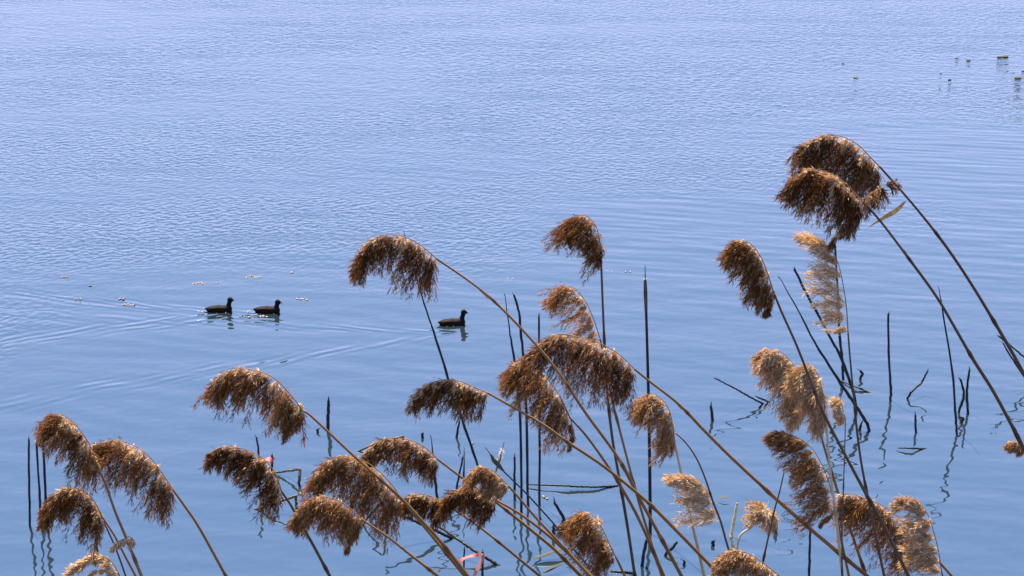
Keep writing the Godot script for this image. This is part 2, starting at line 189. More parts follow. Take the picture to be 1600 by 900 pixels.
	reed([Vector3(-0.585, 4.925, -5.288), Vector3(-0.619, 4.967, -5.300), Vector3(-0.664, 5.012, -5.313), Vector3(-0.717, 5.034, -5.319), Vector3(-0.775, 5.038, -5.320), Vector3(-0.821, 5.012, -5.313)],
		[Vector3(-0.585, 4.925, -5.288), Vector3(-0.567, 4.915, -5.285), Vector3(-0.516, 4.870, -5.272), Vector3(-0.452, 4.812, -5.256), Vector3(-0.377, 4.748, -5.237), Vector3(-0.312, 4.691, -5.221), Vector3(-0.255, 4.632, -5.204), Vector3(-0.197, 4.570, -5.186), Vector3(-0.117, 4.472, -5.158)],
		[0.1112, 0.1492, 0.0986], 0.6, 1.45, 0, Vector3(-0.12, -1, 0), 0.4, [0.0024, 0.0051], 0, [[[Vector3(-0.592, 4.934, -5.291), Vector3(-0.606, 4.925, -5.288), Vector3(-0.624, 4.898, -5.280), Vector3(-0.635, 4.867, -5.271)], 0.0395, 14, 0.6]], [],
		"reed with a ragged plume reaching left over open water, left of the double-topped stub", "common reeds with brown plumes")
	reed([Vector3(-0.669, 4.634, -5.413), Vector3(-0.683, 4.675, -5.424), Vector3(-0.706, 4.710, -5.435), Vector3(-0.739, 4.737, -5.442), Vector3(-0.789, 4.755, -5.447), Vector3(-0.845, 4.751, -5.446)],
		[Vector3(-0.669, 4.634, -5.413), Vector3(-0.641, 4.594, -5.401), Vector3(-0.613, 4.544, -5.387), Vector3(-0.579, 4.487, -5.371), Vector3(-0.527, 4.394, -5.344)],
		[0.1003, 0.1275, 0.0604], 0.15, 1.1, 0, Vector3(-0.35, -1, 0), 0.4, [0.0025, 0.0045], 1, [[[Vector3(-0.789, 4.755, -5.447), Vector3(-0.832, 4.759, -5.448), Vector3(-0.858, 4.751, -5.446), Vector3(-0.877, 4.741, -5.443)], 0.0186, 10, 0.5]], [],
		"reed with a thin dark plume in front of the upper ribbon", "common reeds with brown plumes")
	reed([Vector3(-0.323, 4.526, -5.590), Vector3(-0.369, 4.588, -5.608), Vector3(-0.423, 4.635, -5.621), Vector3(-0.480, 4.660, -5.628), Vector3(-0.534, 4.655, -5.627), Vector3(-0.567, 4.620, -5.617)],
		[Vector3(-0.323, 4.526, -5.590), Vector3(-0.269, 4.463, -5.572), Vector3(-0.208, 4.393, -5.551), Vector3(-0.138, 4.311, -5.528)],
		[0.1576, 0.1679, 0.0961], 0.6, 1.8, 0, Vector3(-0.25, -1, 0), 0.42, [0.0026, 0.0051], 0, [], [],
		"reed with the large dense plume under a diagonal stem, lower left of centre", "common reeds with brown plumes")
	reed([Vector3(-0.230, 4.580, -5.813), Vector3(-0.262, 4.610, -5.822), Vector3(-0.302, 4.633, -5.828), Vector3(-0.357, 4.644, -5.832), Vector3(-0.405, 4.637, -5.830), Vector3(-0.441, 4.606, -5.821)],
		[Vector3(-0.230, 4.580, -5.813), Vector3(-0.153, 4.524, -5.797), Vector3(-0.056, 4.457, -5.778), Vector3(0.020, 4.400, -5.762), Vector3(0.079, 4.354, -5.749), Vector3(0.135, 4.309, -5.735), Vector3(0.214, 4.232, -5.714)],
		[0.0874, 0.1239, 0.0745], 0.5, 1.2, 0, Vector3(-0.2, -1, 0), 0.4, [0.0027, 0.0057], 0, [], [],
		"reed with an arching plume above the two small dark plumes", "common reeds with brown plumes")
	reed([Vector3(-0.010, 4.574, -5.603), Vector3(-0.038, 4.603, -5.612), Vector3(-0.065, 4.623, -5.618), Vector3(-0.092, 4.627, -5.619), Vector3(-0.111, 4.611, -5.614)],
		[Vector3(-0.010, 4.574, -5.603), Vector3(0.008, 4.555, -5.598), Vector3(0.077, 4.478, -5.576), Vector3(0.134, 4.420, -5.559), Vector3(0.190, 4.361, -5.542), Vector3(0.240, 4.311, -5.528)],
		[0.0576, 0.0719, 0.0624], 1.1, 0.55, 0, Vector3(-0.5, -1, 0), 0.5, [0.0024, 0.0051], 0, [[[Vector3(-0.010, 4.570, -5.602), Vector3(-0.038, 4.564, -5.601), Vector3(-0.067, 4.551, -5.597)], 0.0346, 10, 1.4]], [],
		"reed with a small frizzy pale-topped plume left under the cattail", "common reeds with brown plumes")
	reed([Vector3(-0.047, 4.495, -5.685), Vector3(-0.078, 4.518, -5.691), Vector3(-0.113, 4.529, -5.695), Vector3(-0.152, 4.529, -5.695), Vector3(-0.188, 4.506, -5.688)],
		[Vector3(-0.047, 4.495, -5.685), Vector3(0.021, 4.458, -5.674), Vector3(0.098, 4.403, -5.659), Vector3(0.164, 4.347, -5.642), Vector3(0.250, 4.270, -5.620)],
		[0.0938, 0.0894, 0.0635], 0.3, 0.9, 0, Vector3(-0.3, -1, 0), 0.42, [0.0025, 0.0056], 0, [], [],
		"reed with a small ragged dark plume right of the slanting dark stalk", "common reeds with brown plumes")
	reed([Vector3(-0.201, 4.364, -5.959), Vector3(-0.230, 4.382, -5.965), Vector3(-0.262, 4.396, -5.968), Vector3(-0.297, 4.402, -5.970), Vector3(-0.328, 4.390, -5.967)],
		[Vector3(-0.201, 4.364, -5.959), Vector3(-0.117, 4.309, -5.944), Vector3(-0.027, 4.242, -5.924), Vector3(0.094, 4.145, -5.897)],
		[0.082, 0.0938, 0.0615], 0.2, 0.75, 0, Vector3(-0.3, -1, 0), 0.42, [0.0024, 0.0045], 0, [], [],
		"reed with the smallest dark plume, wedged right of the large dense plume", "common reeds with brown plumes")
	reed([Vector3(-0.435, 4.555, -5.390), Vector3(-0.468, 4.585, -5.399), Vector3(-0.501, 4.607, -5.405), Vector3(-0.542, 4.619, -5.408), Vector3(-0.583, 4.612, -5.406), Vector3(-0.613, 4.576, -5.396)],
		[Vector3(-0.435, 4.555, -5.390), Vector3(-0.358, 4.505, -5.376), Vector3(-0.297, 4.459, -5.362), Vector3(-0.219, 4.401, -5.346)],
		[0.0817, 0.1082, 0.0789], 0.85, 1.2, 0, Vector3(-0.2, -1, 0), 0.42, [0.0024, 0.0045], 0, [[[Vector3(-0.442, 4.555, -5.390), Vector3(-0.453, 4.532, -5.383), Vector3(-0.468, 4.505, -5.376), Vector3(-0.479, 4.473, -5.366)], 0.0334, 14, 0.5]], [],
		"reed with a bright-topped round plume left of the large dense plume", "common reeds with brown plumes")
	reed([Vector3(-1.249, 4.644, -5.624), Vector3(-1.268, 4.694, -5.638), Vector3(-1.297, 4.736, -5.650), Vector3(-1.330, 4.769, -5.660), Vector3(-1.360, 4.782, -5.663), Vector3(-1.383, 4.758, -5.656)],
		[Vector3(-1.249, 4.644, -5.624), Vector3(-1.220, 4.579, -5.605), Vector3(-1.191, 4.500, -5.582), Vector3(-1.159, 4.426, -5.561), Vector3(-1.111, 4.311, -5.528)],
		[0.0999, 0.1119, 0.0624], 0.6, 1.25, 0, Vector3(-0.25, -1, 0), 0.4, [0.0026, 0.0046], 0, [[[Vector3(-1.153, 4.430, -5.562), Vector3(-1.139, 4.422, -5.560), Vector3(-1.145, 4.407, -5.556)], 0.0154, 8, 2], [[Vector3(-1.161, 4.422, -5.560), Vector3(-1.180, 4.415, -5.558), Vector3(-1.195, 4.396, -5.553)], 0.0192, 9, 2]], [],
		"leftmost reed with a two-lobed plume above the other left plumes", "common reeds with brown plumes")
	reed([Vector3(-1.035, 4.527, -5.694), Vector3(-1.070, 4.578, -5.709), Vector3(-1.110, 4.627, -5.723), Vector3(-1.162, 4.660, -5.732), Vector3(-1.215, 4.672, -5.736), Vector3(-1.266, 4.657, -5.731)],
		[Vector3(-1.035, 4.527, -5.694), Vector3(-0.996, 4.475, -5.679), Vector3(-0.953, 4.413, -5.661), Vector3(-0.871, 4.270, -5.620)],
		[0.0899, 0.1503, 0.083], 0.6, 1.35, 0, Vector3(-0.25, -1, 0), 0.4, [0.0027, 0.0047], 0, [], [],
		"reed with a swept-back plume right of the two-lobed plume", "common reeds with brown plumes")
	reed([Vector3(-1.271, 4.408, -5.764), Vector3(-1.294, 4.452, -5.776), Vector3(-1.326, 4.484, -5.786), Vector3(-1.366, 4.496, -5.789), Vector3(-1.406, 4.484, -5.786), Vector3(-1.441, 4.442, -5.774)],
		[Vector3(-1.271, 4.408, -5.764), Vector3(-1.233, 4.352, -5.748), Vector3(-1.201, 4.293, -5.731), Vector3(-1.165, 4.228, -5.712)],
		[0.1231, 0.1363, 0.0844], 0.45, 1.2, 0, Vector3(-0.2, -1, 0), 0.4, [0.0022, 0.0039], 0, [], [],
		"reed with the lowest dark plume at left, in front of the three straight stalks", "common reeds with brown plumes")
	reed([Vector3(-1.239, 4.197, -5.807), Vector3(-1.259, 4.230, -5.817), Vector3(-1.283, 4.249, -5.822), Vector3(-1.315, 4.247, -5.822), Vector3(-1.348, 4.230, -5.817), Vector3(-1.376, 4.210, -5.811)],
		[Vector3(-1.239, 4.197, -5.807), Vector3(-1.231, 4.162, -5.797)],
		[0.0262, 0.0462, 0.0403], 2, 0.32, 0, Vector3(-0.8, -0.4, 0), 0.4, [0.0017, 0.0027], 0, [[[Vector3(-1.239, 4.197, -5.807), Vector3(-1.267, 4.206, -5.810), Vector3(-1.295, 4.208, -5.811), Vector3(-1.319, 4.199, -5.808)], 0.0182, 9, 2]], [],
		"broken whitish sprig at the lower left bottom edge", "common reeds with pale plumes")
	reed([Vector3(1.103, 5.497, -5.868), Vector3(1.072, 5.528, -5.877), Vector3(1.038, 5.560, -5.886), Vector3(0.995, 5.582, -5.893), Vector3(0.941, 5.588, -5.894), Vector3(0.888, 5.564, -5.887)],
		[Vector3(1.103, 5.497, -5.868), Vector3(1.172, 5.423, -5.847), Vector3(1.241, 5.344, -5.824), Vector3(1.310, 5.257, -5.799), Vector3(1.378, 5.159, -5.771), Vector3(1.447, 5.050, -5.740), Vector3(1.514, 4.939, -5.708), Vector3(1.556, 4.862, -5.686)],
		[0.1191, 0.1599, 0.0865], 0.3, 1.6, 0, Vector3(-0.2, -1, 0), 0.42, [0.0026, 0.0055], 1, [], [],
		"topmost reed at upper right, its plume behind a second plume", "common reeds with brown plumes")
	reed([Vector3(1.018, 5.441, -5.644), Vector3(0.990, 5.471, -5.653), Vector3(0.958, 5.501, -5.661), Vector3(0.919, 5.523, -5.667), Vector3(0.869, 5.532, -5.670), Vector3(0.828, 5.512, -5.664)],
		[Vector3(1.018, 5.441, -5.644), Vector3(1.068, 5.389, -5.629), Vector3(1.152, 5.283, -5.599), Vector3(1.230, 5.180, -5.569), Vector3(1.285, 5.091, -5.544), Vector3(1.339, 5.001, -5.518), Vector3(1.404, 4.901, -5.489), Vector3(1.490, 4.744, -5.444)],
		[0.1114, 0.1507, 0.0836], 0.2, 1.6, 0, Vector3(-0.25, -1, 0), 0.42, [0.0025, 0.0053], 1, [[[Vector3(1.018, 5.448, -5.646), Vector3(1.044, 5.466, -5.651), Vector3(1.066, 5.483, -5.656), Vector3(1.092, 5.494, -5.659)], 0.0594, 20, 0.25], [[Vector3(1.014, 5.430, -5.641), Vector3(0.996, 5.401, -5.633), Vector3(0.966, 5.376, -5.625), Vector3(0.936, 5.337, -5.614)], 0.052, 24, 0.25]], [Vector3(1.035, 5.371, -5.624), Vector3(1.064, 5.389, -5.629), Vector3(1.092, 5.405, -5.634), Vector3(1.118, 5.421, -5.638), Vector3(1.142, 5.444, -5.645)],
		"upper right reed with a yellow leaf blade crossing its stem", "common reeds with brown plumes")
	reed([Vector3(0.719, 5.276, -5.285), Vector3(0.704, 5.321, -5.298), Vector3(0.687, 5.362, -5.309), Vector3(0.666, 5.392, -5.318), Vector3(0.639, 5.409, -5.323), Vector3(0.620, 5.389, -5.317)],
		[Vector3(0.719, 5.276, -5.285), Vector3(0.740, 5.225, -5.270), Vector3(0.782, 5.135, -5.244), Vector3(0.821, 5.040, -5.217), Vector3(0.859, 4.949, -5.191), Vector3(0.916, 4.844, -5.161), Vector3(0.965, 4.756, -5.135), Vector3(1.030, 4.641, -5.102), Vector3(1.095, 4.515, -5.067)],
		[0.0775, 0.0989, 0.0616], 0.45, 1.2, 0, Vector3(-0.35, -1, 0), 0.36, [0.0024, 0.005], 1, [[[Vector3(0.719, 5.274, -5.284), Vector3(0.717, 5.254, -5.278), Vector3(0.710, 5.237, -5.273), Vector3(0.701, 5.220, -5.268)], 0.0211, 11, 0.45]], [],
		"reed with a narrow upright tongue-shaped plume on a long dark diagonal stem", "common reeds with brown plumes")
	reed([Vector3(0.992, 5.047, -5.635), Vector3(0.988, 5.110, -5.653), Vector3(0.979, 5.174, -5.671), Vector3(0.965, 5.237, -5.690), Vector3(0.945, 5.279, -5.702), Vector3(0.914, 5.305, -5.709)],
		[Vector3(0.992, 5.047, -5.635), Vector3(0.998, 4.974, -5.614), Vector3(1.009, 4.861, -5.582), Vector3(1.020, 4.756, -5.552), Vector3(1.035, 4.656, -5.523), Vector3(1.067, 4.502, -5.479), Vector3(1.100, 4.351, -5.436)],
		[0.0869, 0.11, 0.0803], 1.9, 0.55, 0, Vector3(-1, -0.14, 0), 0.3, [0.0021, 0.0042], 1, [], [],
		"reed with an airy pale plume of separate feathery tiers on a straight thin stem", "common reeds with pale plumes")
	reed([Vector3(0.947, 4.662, -6.045), Vector3(0.937, 4.717, -6.061), Vector3(0.918, 4.770, -6.076), Vector3(0.894, 4.809, -6.087), Vector3(0.861, 4.839, -6.096), Vector3(0.828, 4.843, -6.097)],
		[Vector3(0.947, 4.662, -6.045), Vector3(0.976, 4.618, -6.032), Vector3(1.025, 4.465, -5.988), Vector3(1.066, 4.342, -5.953), Vector3(1.131, 4.159, -5.901)],
		[0.1025, 0.1194, 0.0666], 1.5, 1.5, 0, Vector3(-0.45, -1, 0), 0.42, [0.0024, 0.005], 0, [], [],
		"reed with a pale woolly plume, left one of the touching pair", "common reeds with pale plumes")
	reed([Vector3(0.971, 4.709, -5.850), Vector3(0.967, 4.763, -5.866), Vector3(0.957, 4.809, -5.879), Vector3(0.943, 4.843, -5.889), Vector3(0.925, 4.858, -5.893), Vector3(0.909, 4.843, -5.889)],
		[Vector3(0.971, 4.709, -5.850), Vector3(0.977, 4.667, -5.838), Vector3(0.987, 4.547, -5.804), Vector3(1.007, 4.394, -5.760), Vector3(1.026, 4.228, -5.712)],
		[0.0794, 0.095, 0.0745], 1.5, 1.4, 0, Vector3(-0.3, -1, 0), 0.4, [0.0025, 0.0048], 2, [], [],
		"reed with a pale rounded woolly plume, right one of the touching pair", "common reeds with pale plumes")
	reed([Vector3(1.017, 4.404, -5.867), Vector3(1.001, 4.468, -5.885), Vector3(0.976, 4.530, -5.903), Vector3(0.944, 4.579, -5.917), Vector3(0.900, 4.610, -5.926), Vector3(0.855, 4.625, -5.930)],
		[Vector3(1.017, 4.404, -5.867), Vector3(1.029, 4.346, -5.850), Vector3(1.045, 4.268, -5.828), Vector3(1.063, 4.185, -5.804)],
		[0.1332, 0.1133, 0.0555], 0.95, 1.15, 0, Vector3(-0.75, -0.8, 0), 0.38, [0.0024, 0.0044], 0, [[[Vector3(1.021, 4.385, -5.861), Vector3(1.001, 4.373, -5.858), Vector3(0.980, 4.350, -5.851)], 0.0202, 8, 0.95]], [],
		"reed whose plume is pale at its tip, dark at its base, below the touching pair", "common reeds with pale plumes")
	reed([Vector3(0.537, 4.493, -6.205), Vector3(0.530, 4.550, -6.221), Vector3(0.518, 4.595, -6.234), Vector3(0.495, 4.627, -6.243), Vector3(0.465, 4.644, -6.248), Vector3(0.444, 4.615, -6.239)],
		[Vector3(0.537, 4.493, -6.205), Vector3(0.566, 4.359, -6.166), Vector3(0.594, 4.235, -6.131), Vector3(0.613, 4.158, -6.108), Vector3(0.636, 4.060, -6.080)],
		[0.0845, 0.1143, 0.0793], 1.25, 1.1, 0, Vector3(-0.4, -1, 0), 0.38, [0.0031, 0.0056], 2, [], [],
		"reed with a pale upright plume standing alone right of the spiky stalk", "common reeds with pale plumes")
	reed([Vector3(0.637, 4.433, -5.667), Vector3(0.617, 4.484, -5.682), Vector3(0.594, 4.525, -5.694), Vector3(0.563, 4.552, -5.701), Vector3(0.527, 4.559, -5.703)],
		[Vector3(0.500, 4.692, -5.741), Vector3(0.531, 4.664, -5.733), Vector3(0.563, 4.619, -5.720), Vector3(0.590, 4.559, -5.703), Vector3(0.613, 4.493, -5.684), Vector3(0.637, 4.433, -5.667), Vector3(0.656, 4.368, -5.648), Vector3(0.688, 4.268, -5.620)],
		[0.125, 0.0975, 0.0537], 1.9, 0.6, 0, Vector3(-1, -0.2, 0), 0.3, [0.0015, 0.0036], 1, [], [],
		"reed with a pale one-sided plume on a stem that bends far left", "common reeds with pale plumes")
	reed([Vector3(0.770, 4.434, -5.251), Vector3(0.741, 4.457, -5.258), Vector3(0.708, 4.481, -5.265), Vector3(0.672, 4.502, -5.271), Vector3(0.632, 4.508, -5.272), Vector3(0.602, 4.488, -5.267)],
		[Vector3(0.770, 4.434, -5.251), Vector3(0.789, 4.418, -5.247)],
		[0.0803, 0.0873, 0.0548], 1.15, 1.2, 0, Vector3(-0.2, -1, 0), 0.42, [0.0023, 0.0032], 0, [], [],
		"reed whose tawny plume is cut by the bottom edge", "common reeds with brown plumes")
	reed([Vector3(1.291, 4.288, -5.834), Vector3(1.259, 4.330, -5.846), Vector3(1.214, 4.373, -5.858), Vector3(1.166, 4.406, -5.867), Vector3(1.114, 4.425, -5.873), Vector3(1.061, 4.429, -5.874)],
		[Vector3(1.291, 4.288, -5.834), Vector3(1.332, 4.249, -5.822), Vector3(1.386, 4.191, -5.806)],
		[0.1332, 0.1595, 0.0555], 0.8, 1.5, 0, Vector3(-0.45, -1, 0), 0.42, [0.0026, 0.0044], 0, [[[Vector3(1.114, 4.425, -5.873), Vector3(1.081, 4.437, -5.876), Vector3(1.057, 4.441, -5.877), Vector3(1.035, 4.437, -5.876)], 0.0161, 9, 1.8]], [],
		"reed with a broad brown plume behind two crossing stems at the lower right", "common reeds with pale plumes")
	reed([Vector3(1.311, 4.287, -5.625), Vector3(1.303, 4.339, -5.640), Vector3(1.291, 4.390, -5.655), Vector3(1.270, 4.452, -5.673), Vector3(1.240, 4.486, -5.682), Vector3(1.199, 4.482, -5.681)],
		[Vector3(1.311, 4.287, -5.625), Vector3(1.320, 4.251, -5.615)],
		[0.1211, 0.0813, 0.0342], 1.6, 1.1, 0, Vector3(-1, -0.35, 0), 0.36, [0.002, 0.003], 0, [], [],
		"reed with a pale curled plume at the lower right, airy on top", "common reeds with pale plumes")
	reed([Vector3(0.332, 4.208, -5.915), Vector3(0.312, 4.248, -5.926), Vector3(0.291, 4.291, -5.939), Vector3(0.266, 4.331, -5.950), Vector3(0.234, 4.342, -5.953), Vector3(0.205, 4.323, -5.948)],
		[Vector3(0.332, 4.208, -5.915), Vector3(0.344, 4.185, -5.908), Vector3(0.363, 4.145, -5.897)],
		[0.1312, 0.1321, 0.082], 0.8, 1.05, 0, Vector3(-0.55, -1, 0), 0.55, [0.0024, 0.0041], 0, [[[Vector3(0.324, 4.212, -5.916), Vector3(0.295, 4.248, -5.926), Vector3(0.262, 4.268, -5.932), Vector3(0.234, 4.256, -5.928)], 0.0533, 28, 0.7]], [],
		"reed with a ragged small plume low in the middle, right of the slanting stub", "common reeds with brown plumes")
	reed([Vector3(1.515, 4.720, -5.541), Vector3(1.504, 4.732, -5.545), Vector3(1.493, 4.738, -5.546), Vector3(1.479, 4.734, -5.545)],
		[Vector3(1.515, 4.720, -5.541), Vector3(1.559, 4.647, -5.520)],
		[0.0227, 0.0255, 0.0213], 1.2, 0.3, 0, Vector3(-0.5, -1, 0), 0.4, [0.0019, 0.0025], 0, [], [],
		"pale plume tip at the right picture edge", "common reeds with pale plumes")
	reed([Vector3(0.766, 4.400, -5.762), Vector3(0.778, 4.419, -5.767), Vector3(0.790, 4.431, -5.770), Vector3(0.806, 4.423, -5.768), Vector3(0.818, 4.400, -5.762)],
		[Vector3(0.766, 4.400, -5.762), Vector3(0.739, 4.375, -5.755), Vector3(0.707, 4.351, -5.747), Vector3(0.695, 4.289, -5.730), Vector3(0.695, 4.223, -5.711)],
		[0.0437, 0.0578, 0.0447], 1.8, 0.4, 0, Vector3(-0.8, -0.3, 0), 0.5, [0.0025, 0.0035], 2, [], [],
		"whitish torn tuft on a bent pale stem beside the black blunt stub", "common reeds with pale plumes")
	reed([Vector3(1.001, 4.766, -5.658), Vector3(0.997, 4.784, -5.664), Vector3(0.991, 4.803, -5.669), Vector3(0.986, 4.814, -5.672)],
		[Vector3(1.001, 4.766, -5.658), Vector3(0.999, 4.684, -5.635), Vector3(0.995, 4.574, -5.603), Vector3(0.991, 4.472, -5.574), Vector3(0.991, 4.310, -5.528)],
		[0.0173, 0.024, 0.0192], 2, 0.25, 0, Vector3(-0.6, -1, 0), 0.4, [0.0011, 0.0025], 1, [], [],
		"small white tuft on a hair-thin upright stem among dark stalks", "common reeds with pale plumes")
	bare_stem([Vector3(0.803, 4.651, -5.521), Vector3(0.790, 4.596, -5.506), Vector3(0.775, 4.544, -5.491), Vector3(0.752, 4.447, -5.463), Vector3(0.731, 4.353, -5.436)], 0.0013, 0.0034, 1, "thin bare dark stem leaning right above the tawny cut-off plume")
	bare_stem([Vector3(-1.277, 4.375, -5.807), Vector3(-1.261, 4.342, -5.797), Vector3(-1.243, 4.304, -5.786), Vector3(-1.225, 4.258, -5.773), Vector3(-1.207, 4.208, -5.759)], 0.002, 0.003, 1, "thin bare stem between the two stems at the lower left")
	bare_stem([Vector3(1.134, 4.321, -5.843), Vector3(1.110, 4.297, -5.836), Vector3(1.089, 4.274, -5.830)], 0.0032, 0.0032, 1, "short side twig between the crossing stems at the lower right")


# ---------------------------------------------------------------- helpers
func numbered(called: String) -> String:
	var n: int = taken.get(called, 0)
	taken[called] = n + 1
	return called if n == 0 else "%s_%03d" % [called, n]


func thing(called: String, label: String, category: String, at: Vector3, group := "") -> Node3D:
	var o := Node3D.new()
	o.name = numbered(called)
	add_child(o, true)
	o.position = at
	tag(o, label, category, group)
	return o


func tag(o: Node3D, label: String, category: String, group := "") -> void:
	o.set_meta("label", label)
	o.set_meta("category", category)
	if group:
		o.set_meta("group", group)


func part(called: String, m: Mesh, mat: Material, parent: Node3D, at := Vector3.ZERO) -> MeshInstance3D:
	var o := MeshInstance3D.new()
	o.mesh = m
	o.name = called if parent != self else numbered(called)
	o.material_override = mat
	o.position = at
	parent.add_child(o, true)
	return o


class Shape:
	var v := PackedVector3Array()
	var n := PackedVector3Array()
	var c := PackedColorArray()
	var i := PackedInt32Array()

	func mesh() -> ArrayMesh:
		var a := []
		a.resize(Mesh.ARRAY_MAX)
		a[Mesh.ARRAY_VERTEX] = v
		a[Mesh.ARRAY_NORMAL] = n
		a[Mesh.ARRAY_COLOR] = c
		a[Mesh.ARRAY_INDEX] = i
		var m := ArrayMesh.new()
		m.add_surface_from_arrays(Mesh.PRIMITIVE_TRIANGLES, a)
		return m

	# a four-cornered blade: base, widest left, tip, widest right
	func kite(p: Vector3, d: Vector3, side: Vector3, length: float, width: float, col: Color) -> void:
		var at := v.size()
		var nor := d.cross(side).normalized()
		v.append(p)
		v.append(p + d * (length * 0.42) - side * width)
		v.append(p + d * length)
		v.append(p + d * (length * 0.38) + side * width)
		for k in 4:
			n.append(nor)
			c.append(col)
		for k in [0, 2, 1, 0, 3, 2]:
			i.append(at + k)

	func tube(path: PackedVector3Array, radii: PackedFloat32Array, cols: PackedColorArray, sides: int, capped := true) -> void:
		var at := v.size()
		var count := path.size()
		var u := Vector3.RIGHT
		for k in count:
			var t := (path[mini(k + 1, count - 1)] - path[maxi(k - 1, 0)]).normalized()
			if k == 0:
				u = t.cross(Vector3(0.13, 0.21, 0.97)).normalized()
			u = (u - t * u.dot(t)).normalized()
			var w := t.cross(u)
			for s in sides:
				var a := TAU * s / sides
				var r := u * cos(a) + w * sin(a)
				v.append(path[k] + r * radii[k])
				n.append(r)
				c.append(cols[k])
		for k in count - 1:
			for s in sides:
				var a := at + k * sides + s
				var b := at + k * sides + (s + 1) % sides
				for q in [a, a + sides, b, b, a + sides, b + sides]:
					i.append(q)
		if capped:
			for e in [0, count - 1]:
				var t := (path[1] - path[0]).normalized() * -1.0 if e == 0 else (path[count - 1] - path[count - 2]).normalized()
				var centre := v.size()
				v.append(path[e] + t * radii[e] * 0.3)
				n.append(t)
				c.append(cols[e])
				for s in sides:
					v.append(v[at + e * sides + s])
					n.append(t)
					c.append(cols[e])
				for s in sides:
					var a := centre + 1 + s
					var b := centre + 1 + (s + 1) % sides
					for q in ([centre, a, b] if e == 0 else [centre, b, a]):
						i.append(q)

	# a bumpy closed ball
	func ball(at: Vector3, r: Vector3, rings: int, sides: int, col: Color, lump := 0.0, seed := 0.0) -> void:
		var start := v.size()
		for a in rings + 1:
			var th := PI * a / rings
			for b in sides:
				var ph := TAU * b / sides
				var d := Vector3(sin(th) * cos(ph), cos(th), sin(th) * sin(ph))
				var k := 1.0 + lump * (sin(ph * 3.0 + seed) * 0.5 + sin(th * 4.0 + ph * 2.0 + seed * 1.7) * 0.5)
				v.append(at + d * r * k)
				n.append((d / r).normalized())
				c.append(col)
		for a in rings:
			for b in sides:
				var p := start + a * sides + b
				var q := start + a * sides + (b + 1) % sides
				for z in [p, p + sides, q, q, p + sides, q + sides]:
					i.append(z)


func smooth(path: Array, per: int) -> PackedVector3Array:
	var out := PackedVector3Array()
	var last := path.size() - 1
	for k in last:
		var a: Vector3 = path[maxi(k - 1, 0)]
		var b: Vector3 = path[k]
		var c: Vector3 = path[k + 1]
		var d: Vector3 = path[mini(k + 2, last)]
		for s in per:
			out.append(b.cubic_interpolate(c, a, d, float(s) / per))
	out.append(path[last])
	return out


func along(path: PackedVector3Array, t: float) -> Vector3:
	var f := clampf(t, 0.0, 0.9999) * (path.size() - 1)
	var k := int(f)
	return path[k].lerp(path[k + 1], f - k)


func any_direction() -> Vector3:
	return Vector3(rng.randfn(), rng.randfn(), rng.randfn()).normalized()


func noise(seed: int, frequency := 1.0, octaves := 1) -> FastNoiseLite:
	var f := FastNoiseLite.new()
	f.noise_type = FastNoiseLite.TYPE_SIMPLEX_SMOOTH
	f.seed = seed
	f.frequency = frequency
	f.fractal_type = FastNoiseLite.FRACTAL_NONE if octaves == 1 else FastNoiseLite.FRACTAL_FBM
	f.fractal_octaves = octaves
	return f


func grain(seed: int, low: Color, high: Color, frequency: float, size := 256) -> NoiseTexture2D:
	var t := NoiseTexture2D.new()
	t.width = size
	t.height = size
	t.seamless = true
	t.noise = noise(seed, frequency, 4)
	var g := Gradient.new()
	g.set_color(0, low.linear_to_srgb())
	g.set_color(1, high.linear_to_srgb())
	t.color_ramp = g
	return t


func paint(called: String, color: Color, roughness: float, vertex := false) -> StandardMaterial3D:
	var m := StandardMaterial3D.new()
	m.resource_name = called
	m.albedo_color = color.linear_to_srgb()
	m.roughness = roughness
	m.vertex_color_use_as_albedo = vertex
	m.cull_mode = BaseMaterial3D.CULL_DISABLED
	mats[called] = m
	return m


func materials() -> void:
	var m := paint("plume", Color.WHITE, 0.8, true)
	m.metallic_specular = 0.15
	m.backlight_enabled = true
	m.backlight = Color(0.78, 0.61, 0.38)
	m = paint("stem", Color.WHITE, 0.42, true)
	m.metallic_specular = 0.3
	m = paint("dead_stem", Color.WHITE, 0.6, true)
	m.metallic_specular = 0.32
	m = paint("leaf_blade", Color(0.25, 0.14, 0.035), 0.6)
	m.backlight_enabled = true
	m.backlight = Color(0.35, 0.28, 0.15)
	m = paint("feather", Color.WHITE, 0.75, true)
	m.metallic_specular = 0.2
	paint("bill", Color(0.10, 0.09, 0.09), 0.35)
	paint("eye", Color(0.03, 0.005, 0.004), 0.1)
	m = paint("ribbon", Color(0.36, 0.022, 0.016), 0.7)
	m.backlight_enabled = true
	m.backlight = Color(0.5, 0.4, 0.4)
	m = paint("scum", Color.WHITE, 0.6, true)
	paint("foam", Color(0.28, 0.28, 0.28), 0.4)
	m = paint("bud", Color.WHITE, 0.85, true)
	m.metallic_specular = 0.2
	m = paint("seed_fluff", Color(0.75, 0.62, 0.48), 0.8)
	m.backlight_enabled = true
	m.backlight = Color(0.8, 0.8, 0.8)


